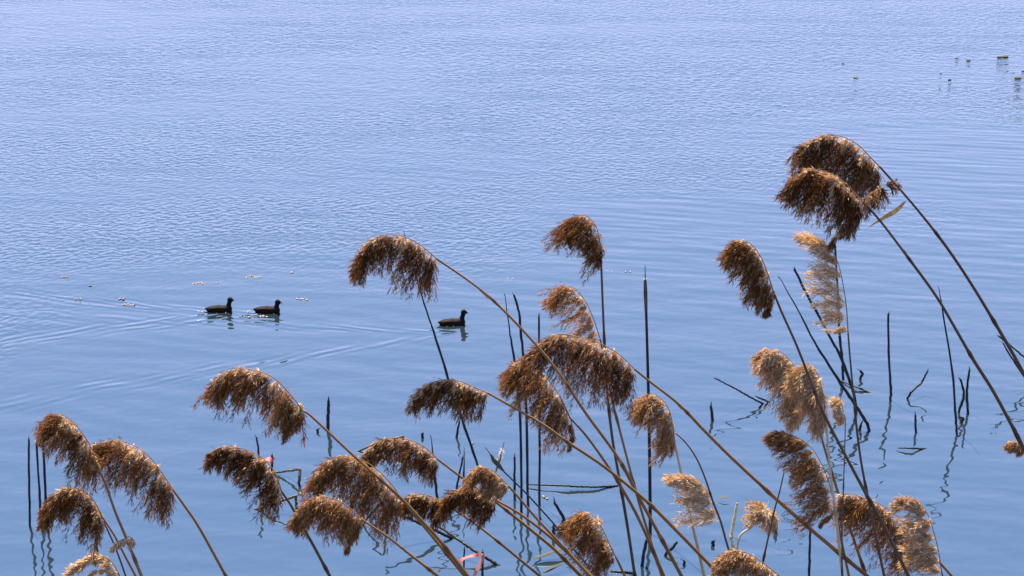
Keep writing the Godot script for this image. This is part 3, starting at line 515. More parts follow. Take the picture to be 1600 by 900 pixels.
# ---------------------------------------------------------------- the setting
func wake(x: float, d: float) -> float:
	var h := 0.0
	for w in WAKES:
		var ax: float = w[0]
		var ad: float = w[1]
		var turn: float = w[2]
		var px := x - ax
		var pd := d - ad
		# the bird swims right and a little away from the shore
		var back := -(px * cos(turn) + pd * sin(turn))
		var side := -px * sin(turn) + pd * cos(turn)
		if back < -0.3 or back > 9.0:
			continue
		var wob := noises[6].get_noise_2d(px * 0.9 + ax * 7.0, pd * 1.3)
		var far := maxf(back, 0.0)
		var off := absf(side) - 0.33 * far - 0.02 + 0.03 * wob * minf(far, 2.0)
		var wide := 0.06 + 0.055 * far
		var env := exp(-off * off / (wide * wide)) * smoothstep(-0.3, 0.1, back) * exp(-far / 5.0)
		if env < 0.004:
			continue
		env *= 0.75 + 0.9 * noises[5].get_noise_2d(px * 2.2, pd * 2.2 + ax)
		var k := 40.0
		h += 0.0062 * env * cos(k * (-back * 0.50 + absf(side) * 0.87) + wob * 2.0)
		h += 0.0060 * env * cos(22.0 / (1.0 + 0.12 * far) * off + wob * 1.5)
	return h


func wave(x: float, d: float) -> float:
	var big := noises[0].get_noise_2d(x, d)
	var rough := smoothstep(-4.0, 4.5, d - 27.5 - 0.7 * clampf(x, -8.0, 9.0) + 5.0 * big)
	rough *= clampf(0.95 + 1.5 * noises[1].get_noise_2d(x * 0.36 - d * 0.16, d * 0.62), 0.22, 1.6)
	var q := d + 0.2 * x
	var far := smoothstep(22.0, 27.0, d)
	var h := 0.0
	if rough > 0.01:
		h += rough * (0.0250 * noises[2].get_noise_2d(x * 6.8 - d * 1.6, d * 6.2 + x * 0.9) + 0.0115 * noises[3].get_noise_2d(x * 13.5 + d * 2.6, d * 12.5))
	if rough > 0.01 and d > 27.0:
		h += rough * smoothstep(27.0, 42.0, d) * 0.034 * noises[7].get_noise_2d(x * 4.3 - d * 0.7, d * 3.3 + x * 0.6)
	var steady := (0.35 + 0.65 * smoothstep(-4.0, 2.0, x)) * (0.4 + 0.6 * far) * (1.0 - 0.6 * rough)
	h += steady * 0.0050 * noises[4].get_noise_2d(x * 0.55, q * 3.6)
	h += 0.0050 * noises[5].get_noise_2d(x * 1.1, q * 2.2)
	h += 0.0011 * noises[6].get_noise_2d(x * 5.0, d * 6.5)
	if d > 16.0 and d < 28.0 and x < 0.0:
		h += wake(x, d)
	return h


func ripple_band(k: int) -> void:
	# one band of rows of the ripple map: slopes of the wave heights
	var rows := MAP / BANDS
	var dx := map_at.z / MAP
	var dd := map_at.w / MAP
	var bytes := PackedByteArray()
	bytes.resize(rows * MAP * 3)
	var above := PackedFloat32Array()
	above.resize(MAP + 1)
	var here := PackedFloat32Array()
	here.resize(MAP + 1)
	for r in range(-1, rows):
		var d := map_at.y + (k * rows + r + 1) * dd
		for c in MAP + 1:
			here[c] = wave(map_at.x + c * dx, d)
		if r >= 0:
			var o := r * MAP * 3
			for c in MAP:
				# small waves never grow steeper than about one in four
				var sx := 0.23 * tanh((above[c + 1] - above[c]) / dx / 0.23)
				var sd := 0.23 * tanh((here[c] - above[c]) / dd / 0.23)
				bytes[o] = clampi(int(127.5 - sx * SLOPE * 127.5 + 0.5), 0, 255)
				bytes[o + 1] = clampi(int(127.5 + sd * SLOPE * 127.5 + 0.5), 0, 255)
				bytes[o + 2] = 255
				o += 3
		var swap := above
		above = here
		here = swap
	bands[k] = bytes


func ripple_map(where: Vector4) -> ImageTexture:
	map_at = where
	bands = []
	bands.resize(BANDS)
	var id := WorkerThreadPool.add_group_task(ripple_band, BANDS, 4, true)
	WorkerThreadPool.wait_for_group_task_completion(id)
	var all := PackedByteArray()
	for b in bands:
		all.append_array(b)
	bands = []
	return ImageTexture.create_from_image(Image.create_from_data(MAP, MAP, false, Image.FORMAT_RGB8, all))


func water_material(where: Vector4) -> StandardMaterial3D:
	var m := StandardMaterial3D.new()
	m.resource_name = "lake_water"
	m.albedo_color = Color(0.150, 0.245, 0.314).linear_to_srgb()
	m.roughness = 0.04
	m.metallic = 0.94
	m.metallic_specular = 0.5
	m.normal_enabled = true
	m.normal_texture = ripple_map(where)
	m.normal_scale = 1.0 / SLOPE
	return m


func water() -> void:
	for s in 8:
		noises.append(noise(40 + s, [0.11, 0.35, 1.0, 1.0, 1.0, 1.0, 1.0, 1.0][s]))
	var near := water_material(WATER_NEAR)
	var far := water_material(WATER_FAR)
	var swell := noise(91, 0.5)
	var m := ArrayMesh.new()
	for sheet in [[WATER_NEAR, 9.0, 29.0, 0.16], [WATER_FAR, 29.0, 62.0, 0.3], [WATER_FAR, 62.0, 1400.0, 0.0]]:
		var cover: Vector4 = sheet[0]
		var step: float = sheet[3]
		var ds := PackedFloat32Array()
		var xs := PackedFloat32Array()
		if step > 0.0:
			var rows := int(ceilf((sheet[2] - sheet[1]) / step))
			for r in rows + 1:
				ds.append(lerpf(sheet[1], sheet[2], float(r) / rows))
			xs.append_array([-900.0, -200.0, -60.0, -30.0])
			for k in 121:
				xs.append(lerpf(-20.0, 20.0, k / 120.0))
			xs.append_array([30.0, 60.0, 200.0, 900.0])
		else:
			ds.append_array([62.0, 70.0, 90.0, 130.0, 200.0, 400.0, 800.0, 1400.0])
			xs.append_array([-900.0, -200.0, -60.0, -20.0, 0.0, 20.0, 60.0, 200.0, 900.0])
		var a := []
		a.resize(Mesh.ARRAY_MAX)
		var v := PackedVector3Array()
		var n := PackedVector3Array()
		var uv := PackedVector2Array()
		var ix := PackedInt32Array()
		for d in ds:
			for x in xs:
				var fade := (1.0 - smoothstep(15.0, 20.0, absf(x))) * (1.0 - smoothstep(54.0, 60.0, d))
				v.append(Vector3(x, 0.006 * fade * swell.get_noise_2d(x * 0.7, d * 1.6), -d))
				var gx := (swell.get_noise_2d((x + 0.05) * 0.7, d * 1.6) - swell.get_noise_2d((x - 0.05) * 0.7, d * 1.6)) * 10.0
				var gd := (swell.get_noise_2d(x * 0.7, (d + 0.05) * 1.6) - swell.get_noise_2d(x * 0.7, (d - 0.05) * 1.6)) * 10.0
				n.append(Vector3(-gx * 0.006 * fade, 1.0, gd * 0.006 * fade).normalized())
				uv.append(Vector2((x - cover.x) / cover.z, (d - cover.y) / cover.w))
		var w := xs.size()
		for r in ds.size() - 1:
			for c in w - 1:
				var p := r * w + c
				ix.append_array([p, p + w, p + 1, p + 1, p + w, p + w + 1])
		a[Mesh.ARRAY_VERTEX] = v
		a[Mesh.ARRAY_NORMAL] = n
		a[Mesh.ARRAY_TEX_UV] = uv
		a[Mesh.ARRAY_INDEX] = ix
		m.add_surface_from_arrays(Mesh.PRIMITIVE_TRIANGLES, a)
		m.surface_set_material(m.get_surface_count() - 1, near if cover == WATER_NEAR else far)
	var o := MeshInstance3D.new()
	o.name = "lake_water"
	o.mesh = m
	add_child(o)
	o.set_meta("kind", "structure")
	tag(o, "rippled blue lake water filling the picture", "water")


func bank_height(d: float) -> float:
	return 5.1 - maxf(d, -3.0) * 0.443


func bank() -> void:
	var s := Shape.new()
	var lump := noise(7, 0.6, 3)
	var rows := 60
	var cols := 80
	for r in rows + 1:
		var d := lerpf(-14.0, 13.5, float(r) / rows)
		for c in cols + 1:
			var x := lerpf(-40.0, 40.0, float(c) / cols)
			s.v.append(Vector3(x, bank_height(d) + 0.12 * lump.get_noise_2d(x, d), -d))
			s.n.append(Vector3(0, 1, -0.4).normalized())
			s.c.append(Color.WHITE)
	for r in rows:
		for c in cols:
			var p := r * (cols + 1) + c
			s.i.append_array([p, p + cols + 1, p + 1, p + 1, p + cols + 1, p + cols + 2])
	var m := paint("bank_soil", Color.WHITE, 0.95)
	m.albedo_texture = grain(5, Color(0.016, 0.014, 0.008), Color(0.055, 0.045, 0.024), 0.03, 512)
	m.uv1_triplanar = true
	m.uv1_world_triplanar = true
	m.uv1_scale = Vector3.ONE * 0.5
	var o := part("bank", s.mesh(), m, self)
	o.set_meta("kind", "structure")
	tag(o, "brown grassy bank the reeds grow from", "bank")


# ---------------------------------------------------------------- things in the water
const DEAD := [Color(0.0085, 0.0085, 0.012), Color(0.36, 0.27, 0.15), Color(0.05, 0.042, 0.03)]


func dead_tube(path: Array, radius: float, tone: int, taper: float, salt: String) -> Shape:
	rng.seed = hash(salt)
	var p := smooth(path, 6)
	var radii := PackedFloat32Array()
	var cols := PackedColorArray()
	var base: Color = DEAD[tone]
	for k in p.size():
		var t := float(k) / (p.size() - 1)
		radii.append(radius * lerpf(taper, 1.0, minf(t * 2.2, 1.0)) * rng.randf_range(0.88, 1.1))
		var f := rng.randf_range(0.7, 1.4)
		cols.append(Color(base.r * f, base.g * f, base.b * f))
	for k in range(1, p.size() - 1):
		p[k] += any_direction() * radius * 0.22
	var s := Shape.new()
	s.tube(p, radii, cols, 7)
	# a torn fibre or two at the broken top
	for k in 2:
		var d := (p[0] - p[1]).normalized()
		s.kite(p[0] - d * radius, (d + any_direction() * 0.3).normalized(), d.cross(any_direction()).normalized(), radius * rng.randf_range(2.0, 5.0), radius * 0.45, cols[0])
	return s


func shifted(s: Shape, at: Vector3) -> Shape:
	for k in s.v.size():
		s.v[k] -= at
	return s


func stalk(called: String, path: Array, radius: float, tone: int, label: String, category: String, group: String, taper := 0.8) -> void:
	var foot: Vector3 = path[-1]
	var up: Vector3 = path[-2]
	foot.y = 0.0
	var run: Vector3 = foot - up
	path.append(foot + Vector3(run.x, -absf(run.y) - 0.05, run.z) * (0.35 / maxf(absf(run.y), 0.1)))
	var o := part(called, shifted(dead_tube(path, radius, tone, taper, label), foot).mesh(), mats.dead_stem, self, foot)
	tag(o, label, category, group)


func twig(called: String, path: Array, radius: float, tone: int, label: String, category: String, group: String) -> void:
	var at: Vector3 = path[-1]
	var fine := []
	for k in path.size() - 1:   # folds stay sharp
		for s in 3:
			fine.append(path[k].lerp(path[k + 1], s / 3.0 + (0.04 if s == 0 and k > 0 else 0.0)))
	fine.append(at)
	var o := part(called, shifted(dead_tube(fine, radius, tone, 0.7, label), at).mesh(), mats.dead_stem, self, at)
	tag(o, label, category, group)


func floating_leaf(a: Vector3, b: Vector3, width: float, label: String) -> void:
	var s := Shape.new()
	rng.seed = hash(label)
	var d := (b - a).normalized()
	var side := d.cross(Vector3.UP).normalized()
	var steps := 10
	for k in steps + 1:
		var t := float(k) / steps
		var w := width * 0.5 * sin(PI * pow(t, 0.7)) + 0.001
		var mid := a.lerp(b, t) + Vector3.UP * (0.012 + 0.02 * sin(PI * t)) - a
		for e in [-1.0, 0.0, 1.0]:
			s.v.append(mid + side * w * e + Vector3.DOWN * absf(e) * w * 0.55)
			s.n.append((Vector3.UP + side * e * 0.6).normalized())
			s.c.append(Color(0.014, 0.012, 0.010) * (1.0 if e == 0.0 else 1.5))
	for k in steps:
		for e in 2:
			var p := k * 3 + e
			s.i.append_array([p, p + 3, p + 1, p + 1, p + 3, p + 4])
	var o := part("floating_leaf", s.mesh(), mats.dead_stem, self, a)
	tag(o, label, "dead leaf", "dead leaves floating on the water")


func fleck(at: Vector3, width: float, count: int, tone: int, label: String) -> void:
	rng.seed = hash(label)
	var o := thing("scum_patch", label, "scum", at, "pale scum floating on the water")
	for k in count:
		# each flake a little ragged drift of crumbs
		var s := Shape.new()
		var spread := width / (0.8 + count) * 0.9
		for c in (7 if count > 1 else 3):
			var r := rng.randf_range(0.003, 0.010) * (1.0 if count > 1 else 1.5)
			var col := (Color(0.15, 0.135, 0.14) if tone == 0 else Color(0.11, 0.07, 0.06)) * rng.randf_range(0.5, 1.1)
			s.ball(Vector3(rng.randf_range(-0.5, 0.5) * spread, 0, rng.randf_range(-0.5, 0.5) * spread * 2.4), Vector3(r * 1.5, 0.003 + r * 0.2, r), 4, 7, col, 0.3, rng.randf() * 9.0)
		var x := 0.0 if count == 1 else (float(k) / (count - 1) - 0.5) * (width - spread)
		var flake := part("flake", s.mesh(), mats.scum, o, Vector3(x, 0.003, rng.randf_range(-0.5, 0.5) * width * 0.5 if count > 1 else 0.0))
		flake.set_meta("kind", "stuff")


func bud(at: Vector3, radius: float, height: float, tone: int, label: String) -> void:
	rng.seed = hash(label)
	var o := thing("lily_bud", label, "water plant", at, "olive buds floating far out")
	var col: Color = [Color(0.03, 0.03, 0.012), Color(0.060, 0.050, 0.014)][tone]
	height *= 0.24
	radius *= 1.2
	var s := Shape.new()
	s.ball(Vector3(0, height * 0.42, 0), Vector3(radius * 0.86, height * 0.55, radius * 0.86), 8, 12, col * 0.8, 0.06, rng.randf() * 6.0)
	part("heart", s.mesh(), mats.bud, o)
	for k in 5:
		var a := TAU * k / 5.0 + rng.randf()
		var out := Vector3(cos(a), 0, sin(a))
		var sp := Shape.new()
		sp.ball(out * radius * 0.42 + Vector3(0, height * 0.38, 0), Vector3(radius * 0.55, height * rng.randf_range(0.46, 0.6), radius * 0.55), 6, 8, col * rng.randf_range(0.7, 1.5), 0.08, k)
		part("sepal", sp.mesh(), mats.bud, o)


# a smooth union of tapered capsules meshed as surface nets
func blend_body(bones: Array, lo: Vector3, hi: Vector3, cell: float, blend: float, squash: float) -> Shape:
	var nx := int((hi.x - lo.x) / cell) + 1
	var ny := int((hi.y - lo.y) / cell) + 1
	var nz := int((hi.z - lo.z) / cell) + 1
	var f := PackedFloat32Array()
	f.resize(nx * ny * nz)
	for z in nz:
		for y in ny:
			for x in nx:
				var p := lo + Vector3(x, y, z) * cell
				p.z /= squash
				var d := 1.0
				for b in bones:
					var a: Vector3 = b[0]
					var e: Vector3 = b[2] - a
					var t := clampf((p - a).dot(e) / e.length_squared(), 0.0, 1.0)
					var g: float = (p - a - e * t).length() - lerpf(b[1], b[3], t)
					var h := maxf(blend - absf(d - g), 0.0) / blend
					d = minf(d, g) - h * h * blend * 0.25
				f[(z * ny + y) * nx + x] = d
	var s := Shape.new()
	var where := PackedInt32Array()
	where.resize(nx * ny * nz)
	where.fill(-1)
	var corner := [0, 1, nx, nx + 1, nx * ny, nx * ny + 1, nx * ny + nx, nx * ny + nx + 1]
	var edges := [[0, 1], [2, 3], [4, 5], [6, 7], [0, 2], [1, 3], [4, 6], [5, 7], [0, 4], [1, 5], [2, 6], [3, 7]]
	for z in nz - 1:
		for y in ny - 1:
			for x in nx - 1:
				var o := (z * ny + y) * nx + x
				var sum := Vector3.ZERO
				var hits := 0
				for e in edges:
					var fa := f[o + corner[e[0]]]
					var fb := f[o + corner[e[1]]]
					if (fa < 0.0) != (fb < 0.0):
						var t := fa / (fa - fb)
						var pa := Vector3(e[0] & 1, (e[0] >> 1) & 1, e[0] >> 2)
						var pb := Vector3(e[1] & 1, (e[1] >> 1) & 1, e[1] >> 2)
						sum += pa.lerp(pb, t)
						hits += 1
				if hits:
					where[o] = s.v.size()
					s.v.append(lo + (Vector3(x, y, z) + sum / hits) * cell)
					var g := Vector3(f[o + 1] - f[o], f[o + nx] - f[o], f[o + nx * ny] - f[o])
					g += Vector3(f[o + corner[7]] - f[o + corner[6]], f[o + corner[7]] - f[o + corner[5]], f[o + corner[7]] - f[o + corner[3]])
					s.n.append(g.normalized())
					s.c.append(Color.WHITE)
	for z in range(1, nz - 1):
		for y in range(1, ny - 1):
			for x in range(1, nx - 1):
				var o := (z * ny + y) * nx + x
				for axis in 3:
					var st: int = [1, nx, nx * ny][axis]
					if (f[o] < 0.0) == (f[o + st] < 0.0):
						continue
					var u: int = [nx, nx * ny, 1][axis]
					var w: int = [nx * ny, 1, nx][axis]
					var q := [where[o], where[o - u], where[o - u - w], where[o - w]]
					if q.min() < 0:
						continue
					s.i.append_array([q[0], q[1], q[2], q[0], q[2], q[3]] if f[o] >= 0.0 else [q[0], q[2], q[1], q[0], q[3], q[2]])
	return s


func coot(at: Vector3, turn: float, neck: float, label: String) -> void:
	var o := thing("coot", label, "coot", at, "coots swimming to the right")
	o.rotation_degrees.y = turn
	o.position.y -= 0.013
	var up := Vector3(neck * 0.3, neck, 0)
	var bones := [
		[Vector3(-0.172, 0.046, 0), 0.010, Vector3(-0.115, 0.038, 0), 0.030],
		[Vector3(-0.115, 0.026, 0), 0.040, Vector3(-0.02, 0.022, 0), 0.061],
		[Vector3(-0.02, 0.022, 0), 0.061, Vector3(0.06, 0.022, 0), 0.055],
		[Vector3(0.06, 0.022, 0), 0.060, Vector3(0.10, 0.034, 0), 0.042],
		[Vector3(0.096, 0.050, 0), 0.034, Vector3(0.108, 0.100, 0) + up * 0.5, 0.0215],
		[Vector3(0.108, 0.100, 0) + up * 0.5, 0.0215, Vector3(0.120, 0.146, 0) + up, 0.027],
		[Vector3(0.122, 0.152, 0) + up, 0.028, Vector3(0.146, 0.146, 0) + up, 0.016],
	]
	var s := blend_body(bones, Vector3(-0.20, -0.07, -0.09), Vector3(0.19, 0.21, 0.09), 0.006, 0.022, 1.08)
	for k in s.v.size():
		var p := s.v[k]
		var streak := 0.75 + 0.5 * absf(sin(p.x * 90.0 + p.y * 60.0))
		var c := Color(0.0042, 0.004, 0.0058)
		if p.x < 0.07 and p.y > 0.0:
			c = Color(0.0068, 0.0044, 0.0036) * streak
		s.c[k] = c
	part("body", s.mesh(), mats.feather, o)
	for side in [-1.0, 1.0]:
		var w := Shape.new()
		w.ball(Vector3(-0.035, 0.049, side * 0.042), Vector3(0.105, 0.024, 0.020), 10, 14, Color(0.0085, 0.0055, 0.0043), 0.03, side)
		var wing := part("wing", w.mesh(), mats.feather, o)
		var f := Shape.new()
		for k in 4:
			f.kite(Vector3(-0.09, 0.050 - k * 0.005, side * (0.055 - k * 0.002)), Vector3(-1, 0.02 - k * 0.03, -side * 0.35).normalized(), Vector3(0, 1, side * 0.3).normalized(), 0.075 - k * 0.006, 0.005, Color(0.022, 0.014, 0.010))
		part("flight_feathers", f.mesh(), mats.feather, wing)
		var e := Shape.new()
		e.ball(Vector3(0.138, 0.153, side * 0.020) + up, Vector3.ONE * 0.0038, 5, 8, Color.WHITE)
		part("eye", e.mesh(), mats.eye, o)
	var t := Shape.new()
	for k in 5:
		t.kite(Vector3(-0.150, 0.046, (k - 2) * 0.006), Vector3(-1, 0.12, (k - 2) * 0.12).normalized(), Vector3(0, 0.2, 1).normalized(), 0.05, 0.008, Color(0.015, 0.012, 0.012))
	part("tail", t.mesh(), mats.feather, o)
	var b := Shape.new()
	var bill := PackedVector3Array([Vector3(0.143, 0.150, 0) + up, Vector3(0.156, 0.146, 0) + up, Vector3(0.170, 0.140, 0) + up, Vector3(0.181, 0.133, 0) + up])
	b.tube(bill, PackedFloat32Array([0.012, 0.0100, 0.0070, 0.002]), PackedColorArray([Color.WHITE, Color.WHITE, Color.WHITE, Color.WHITE]), 8)
	part("bill", b.mesh(), mats.bill, o)
	# bubbles it leaves behind
	rng.seed = hash(label)
	var foam := Shape.new()
	for k in 12:
		var r := rng.randf_range(0.003, 0.007)
		var p := Vector3(-0.19 - 0.08 * rng.randf(), 0.003, rng.randf_range(-0.03, 0.05)) if k < 10 else Vector3(rng.randf_range(-0.16, 0.1), 0.003, rng.randf_range(0.074, 0.085))
		foam.ball(p, Vector3(r * 1.4, r * 0.8, r), 4, 7, Color.WHITE)
	var fo := part("foam", foam.mesh(), mats.foam, self, at)
	fo.rotation_degrees.y = turn
	tag(fo, "white bubbles trailing the " + label, "foam", "bubbles behind the coots")


func ribbon(path: Array, half: float, label: String) -> void:
	var p := smooth(path, 6)
	var at := p[0]
	var s := Shape.new()
	for k in p.size():
		var t := (p[mini(k + 1, p.size() - 1)] - p[maxi(k - 1, 0)]).normalized()
		var tw := 0.5 + 1.1 * sin(k * 0.16)
		var side := t.cross(Vector3(0, sin(tw), cos(tw))).normalized()
		for e in [-1.0, 1.0]:
			s.v.append(p[k] - at + side * half * e)
			s.n.append(side.cross(t).normalized())
			s.c.append(Color.WHITE)
	for k in p.size() - 1:
		s.i.append_array([k * 2, k * 2 + 2, k * 2 + 1, k * 2 + 1, k * 2 + 2, k * 2 + 3])
	var o := part("plastic_ribbon", s.mesh(), mats.ribbon, self, at)
	tag(o, label, "ribbon")


func tube_part(called: String, path: Array, radii: Array, color: Color, mat: Material, parent: Node3D, at: Vector3, per := 5) -> void:
	var p := smooth(path, per)
	var r := PackedFloat32Array()
	var c := PackedColorArray()
	for k in p.size():
		var f := float(k) / (p.size() - 1) * (radii.size() - 1)
		var j := mini(int(f), radii.size() - 2)
		r.append(lerpf(radii[j], radii[j + 1], f - j))
		c.append(color * rng.randf_range(0.8, 1.2))
		p[k] -= at
	var s := Shape.new()
	s.tube(p, r, c, 7)
	part(called, s.mesh(), mat, parent)


func cattail(stem: Array, dark: Array, pale: Array, px: float) -> void:
	rng.seed = 77
	var at: Vector3 = stem[-1]
	var o := thing("cattail", "broken cattail with a dark split spike and tan fluff, right of the frizzy plume", "cattail", at)
	tube_part("stem", stem, [px * 1.2, px * 1.3, px * 1.5], DEAD[0], mats.dead_stem, o, at)
	tube_part("split_spike", dark, [px * 0.6, px * 0.8, px * 4.2, px * 3.8, px * 1.5], DEAD[2], mats.dead_stem, o, at)
	tube_part("spike", pale, [px * 0.6, px * 0.8, px * 2.4, px * 2.6, px * 1.0], Color(0.16, 0.10, 0.06), mats.dead_stem, o, at)
	var s := Shape.new()
	for k in 160:
		var p: Vector3 = pale[3].lerp(pale[1], rng.randf()) - at
		var d := any_direction()
		s.kite(p, d, d.cross(any_direction()).normalized(), px * rng.randf_range(3.0, 6.5), px * 0.35, Color.WHITE)
	for k in 60:
		var p: Vector3 = dark[2] - at
		var d := (any_direction() + Vector3(0.3, 0.6, 0)).normalized()
		s.kite(p, d, d.cross(any_direction()).normalized(), px * rng.randf_range(3.0, 6.0), px * 0.35, Color.WHITE)
	part("seed_fluff", s.mesh(), mats.seed_fluff, o)


func spike_stalk(path: Array, px: float) -> void:
	rng.seed = 78
	var at: Vector3 = path[-1]
	at.y = 0.0
	var o := thing("spiky_stalk", "tall dark cattail stalk with needle tip and pale knob, right of the tallest reed", "cattail", at)
	path.append(at - Vector3(0, 0.4, 0))
	tube_part("stem", path.slice(1), [px * 2.0, px * 2.0, px * 2.2, px * 2.6, px * 2.7, px * 2.7], DEAD[0], mats.dead_stem, o, at)
	tube_part("needle_tip", path.slice(0, 2), [px * 0.4, px * 1.0], DEAD[0], mats.dead_stem, o, at)
	tube_part("spike", [path[1], path[1].lerp(path[2], 0.6), path[2].lerp(path[3], 0.6)], [px * 2.2, px * 3.2, px * 2.4], DEAD[2], mats.dead_stem, o, at)
	var s := Shape.new()
	for k in 70:
		var d := any_direction()
		s.kite(path[1] - at, d, d.cross(any_direction()).normalized(), px * rng.randf_range(2.0, 4.0), px * 0.35, Color.WHITE)
	part("seed_fluff", s.mesh(), mats.seed_fluff, o)


# ---------------------------------------------------------------- reeds
func plume_color(tone: float) -> Color:
	var dark := Color(0.058, 0.0205, 0.0056)
	var tan_ := Color(0.25, 0.13, 0.052)
	var pale := Color(0.57, 0.49, 0.36)
	return dark.lerp(tan_, tone) if tone < 1.0 else tan_.lerp(pale, tone - 1.0)


func grow_plume(s: Shape, path: Array, lengths: Array, tone: float, count: int, hang: Vector3, spread: float, scale: float) -> void:
	var p := smooth(path, 5)
	var n := p.size()
	var r := PackedFloat32Array()
	var c := PackedColorArray()
	for k in n:
		r.append(scale * lerpf(1.0, 0.35, float(k) / n))
		c.append(Color(0.26, 0.17, 0.085))
	s.tube(p, r, c, 5, false)
	var fall := hang.normalized()
	var airy := tone > 1.55
	var whorls := 8.0 if airy else 11.0
	var gather := 0.72 if airy else 0.6
	# every whorl leans its own way, so that the outline has lobes and gaps
	var lean: Array[Vector3] = []
	var long := PackedFloat32Array()
	for k in 14:
		var one := any_direction() * spread * 0.75
		lean.append(Vector3(one.x * 0.5 - 0.04, one.y, one.z))
		long.append(rng.randf_range(0.78, 1.15))
	for b in count:
		var t := (b + rng.randf()) / count
		var whorl := int(roundf(t * whorls))
		t = lerpf(t, whorl / whorls, gather)
		var at := along(p, t)
		var dir := (along(p, t + 0.04) - along(p, t - 0.04)).normalized()
		var reach: float = (lerpf(lengths[0], lengths[1], t * 2.0) if t < 0.5 else lerpf(lengths[1], lengths[2], t * 2.0 - 1.0)) * long[whorl]
		reach *= 0.33 + 0.70 * sqrt(rng.randf())
		var rnd := any_direction() + lean[whorl]
		dir = (dir * lerpf(0.30, 0.90, t * t) + fall * lerpf(0.72, 0.36, t) + Vector3(rnd.x * spread * 0.85, rnd.y * spread * 0.7, rnd.z * spread * 1.5)).normalized()
		var steps := 6
		var q := at
		var lit_crest := rng.randf() < 0.19   # short tufts on the upper side, paled to paint a sunlit rim
		if lit_crest:
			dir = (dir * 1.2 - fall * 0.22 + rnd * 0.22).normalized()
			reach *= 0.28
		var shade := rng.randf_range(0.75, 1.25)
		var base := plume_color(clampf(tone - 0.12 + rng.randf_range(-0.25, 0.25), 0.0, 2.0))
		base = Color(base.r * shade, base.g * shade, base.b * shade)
		if lit_crest:
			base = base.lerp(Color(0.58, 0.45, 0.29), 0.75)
		var straw := base.lerp(Color(0.60, 0.44, 0.27), 0.75)  # straw branch axes, colour brightened to suggest sun on the top edges
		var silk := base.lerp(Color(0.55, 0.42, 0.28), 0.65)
		for k in steps:
			var u := float(k) / steps
			var outer := base.lerp(Color(0.46, 0.29, 0.14), 0.24 * u * u)   # more silk towards the ends, and a painted backlit glow
			dir = (dir + fall * (lerpf(0.28, 0.19, t) if not airy else 0.10) + lean[whorl] * 0.10 + any_direction() * 0.17).normalized()
			var step := reach / steps
			s.kite(q, dir, dir.cross(any_direction()).normalized(), step * 1.05, scale * (0.5 if k < 2 else 0.25), straw if k < 2 or lit_crest else base)
			q += dir * step
			for e in 4:
				var sd := (dir * 1.0 + any_direction() * (0.72 - 0.24 * u) + fall * 0.15).normalized()
				var sl := reach * rng.randf_range(0.10, 0.23) * (1.15 - 0.6 * u) + scale * 4.0
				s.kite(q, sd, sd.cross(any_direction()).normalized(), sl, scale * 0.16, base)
				var m := 5
				for j in m:
					var pd := (sd + any_direction() * 0.40 + fall * 0.12).normalized()
					var f := rng.randf_range(0.7, 1.35)
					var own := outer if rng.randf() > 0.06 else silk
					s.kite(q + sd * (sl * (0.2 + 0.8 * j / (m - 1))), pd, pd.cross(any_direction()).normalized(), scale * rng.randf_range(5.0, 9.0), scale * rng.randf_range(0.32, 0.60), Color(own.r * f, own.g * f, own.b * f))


const STRAW := [Color(0.165, 0.088, 0.034), Color(0.072, 0.042, 0.026), Color(0.40, 0.31, 0.19)]


func stem_tube(path: Array, thin: float, thick: float, tone: int, grounded: bool) -> Array:
	var p := smooth(path, 6)
	var top := p.size()
	if grounded:
		var d := (p[top - 1] - p[top - 2]).normalized()
		var q := p[top - 1]
		while q.y > bank_height(-q.z) - 0.15 and p.size() < 200:
			d = d.lerp(Vector3(0, -1, 0), 0.07).normalized()
			q += d * 0.12
			p.append(q)
	var r := PackedFloat32Array()
	var c := PackedColorArray()
	var base: Color = STRAW[tone]
	var run := 0.0
	var joint := rng.randf_range(0.18, 0.3)
	var f := 1.0
	for k in p.size():
		if k > 0:
			run += p[k].distance_to(p[k - 1])
		var t := minf(float(k) / top, 1.0)
		var w := lerpf(thin, thick, pow(t, 0.7))
		var swell := 1.0
		if run > joint:
			run = 0.0
			joint = rng.randf_range(0.22, 0.34)
			f = rng.randf_range(0.8, 1.2)
			swell = 1.28
		r.append(w * swell * (1.0 + 0.12 * (1.0 - minf(run * 6.0, 1.0))))
		var g := f * rng.randf_range(0.9, 1.1) * (0.55 if swell > 1.0 else 1.0)
		c.append(Color(base.r * g, base.g * g, base.b * g))
	return [p, r, c]


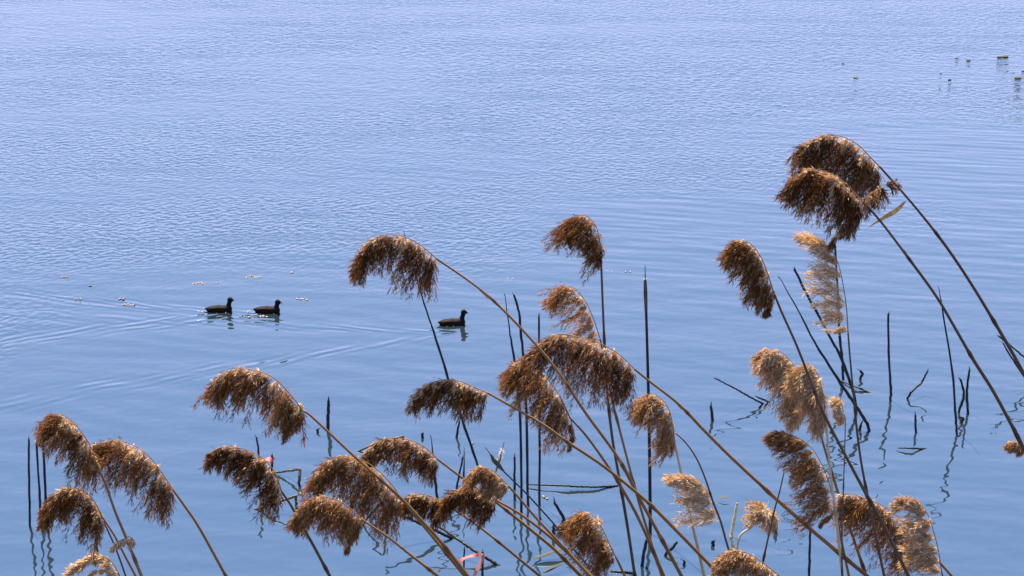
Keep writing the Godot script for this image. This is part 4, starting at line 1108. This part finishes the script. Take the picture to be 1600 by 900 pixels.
func reed(plume: Array, stem: Array, lengths: Array, tone: float, dens: float, start: float, hang: Vector3, spread: float, widths: Array, stem_tone: int, sprays: Array, leaf: Array, label: String, group: String) -> void:
	rng.seed = hash(label)
	var st := stem_tube(stem, widths[0], widths[1], stem_tone, true)
	var p: PackedVector3Array = st[0]
	var at: Vector3 = p[p.size() - 1]
	at.y = bank_height(-at.z)
	var o := thing("common_reed", label, "reed", at, group)
	var s := Shape.new()
	s.tube(p, st[1], st[2], 8)
	for k in range(2, p.size() - 2):   # torn leaf sheaths at some joints
		if st[1][k] > st[1][k - 1] * 1.15 and rng.randf() < 0.5:
			var d := (p[k - 1] - p[k + 1]).normalized()
			var c: Color = st[2][k - 1] * 1.5
			s.kite(p[k] + Vector3(0, 0, st[1][k] * 0.7), (d + any_direction() * 0.16).normalized(), d.cross(any_direction()).normalized(), rng.randf_range(0.02, 0.06), st[1][k] * 0.9, c)
	part("stem", shifted(s, at).mesh(), mats.stem, o)
	var scale := 0.0019
	s = Shape.new()
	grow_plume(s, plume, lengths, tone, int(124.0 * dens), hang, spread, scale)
	part("plume", shifted(s, at).mesh(), mats.plume, o)
	for sp in sprays:
		s = Shape.new()
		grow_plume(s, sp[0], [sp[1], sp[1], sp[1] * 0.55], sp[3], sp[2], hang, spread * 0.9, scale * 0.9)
		part("side_spray", shifted(s, at).mesh(), mats.plume, o)
	if leaf:
		var lp := smooth(leaf, 5)
		s = Shape.new()
		var n := lp.size()
		for k in n:
			var t := float(k) / (n - 1)
			var w := 0.0072 * pow(sin(PI * clampf(t * 0.96 + 0.02, 0.0, 1.0)), 0.8) * (0.45 + 0.9 * t)
			var d := (lp[mini(k + 1, n - 1)] - lp[maxi(k - 1, 0)]).normalized()
			var side := d.cross(Vector3(0.25, 0.35, 0.9)).normalized()
			for e in [-1.0, 0.0, 1.0]:
				s.v.append(lp[k] + side * w * e + Vector3(0, 0, absf(e) * w * 0.5))
				s.n.append(Vector3(0.1 * e, 0.2, 1).normalized())
				s.c.append(Color.WHITE)
		for k in n - 1:
			for e in 2:
				var q := k * 3 + e
				s.i.append_array([q, q + 3, q + 1, q + 1, q + 3, q + 4])
		part("leaf_blade", shifted(s, at).mesh(), mats.leaf_blade, o)


func bare_stem(path: Array, thin: float, thick: float, tone: int, label: String) -> void:
	rng.seed = hash(label)
	var st := stem_tube(path, thin, thick, tone, path.size() > 3)
	var p: PackedVector3Array = st[0]
	var at: Vector3 = p[p.size() - 1]
	var s := Shape.new()
	s.tube(p, st[1], st[2], 7)
	var o := part("bare_reed_stem", shifted(s, at).mesh(), mats.stem, self, at)
	tag(o, label, "reed stem", "bare reed stems")
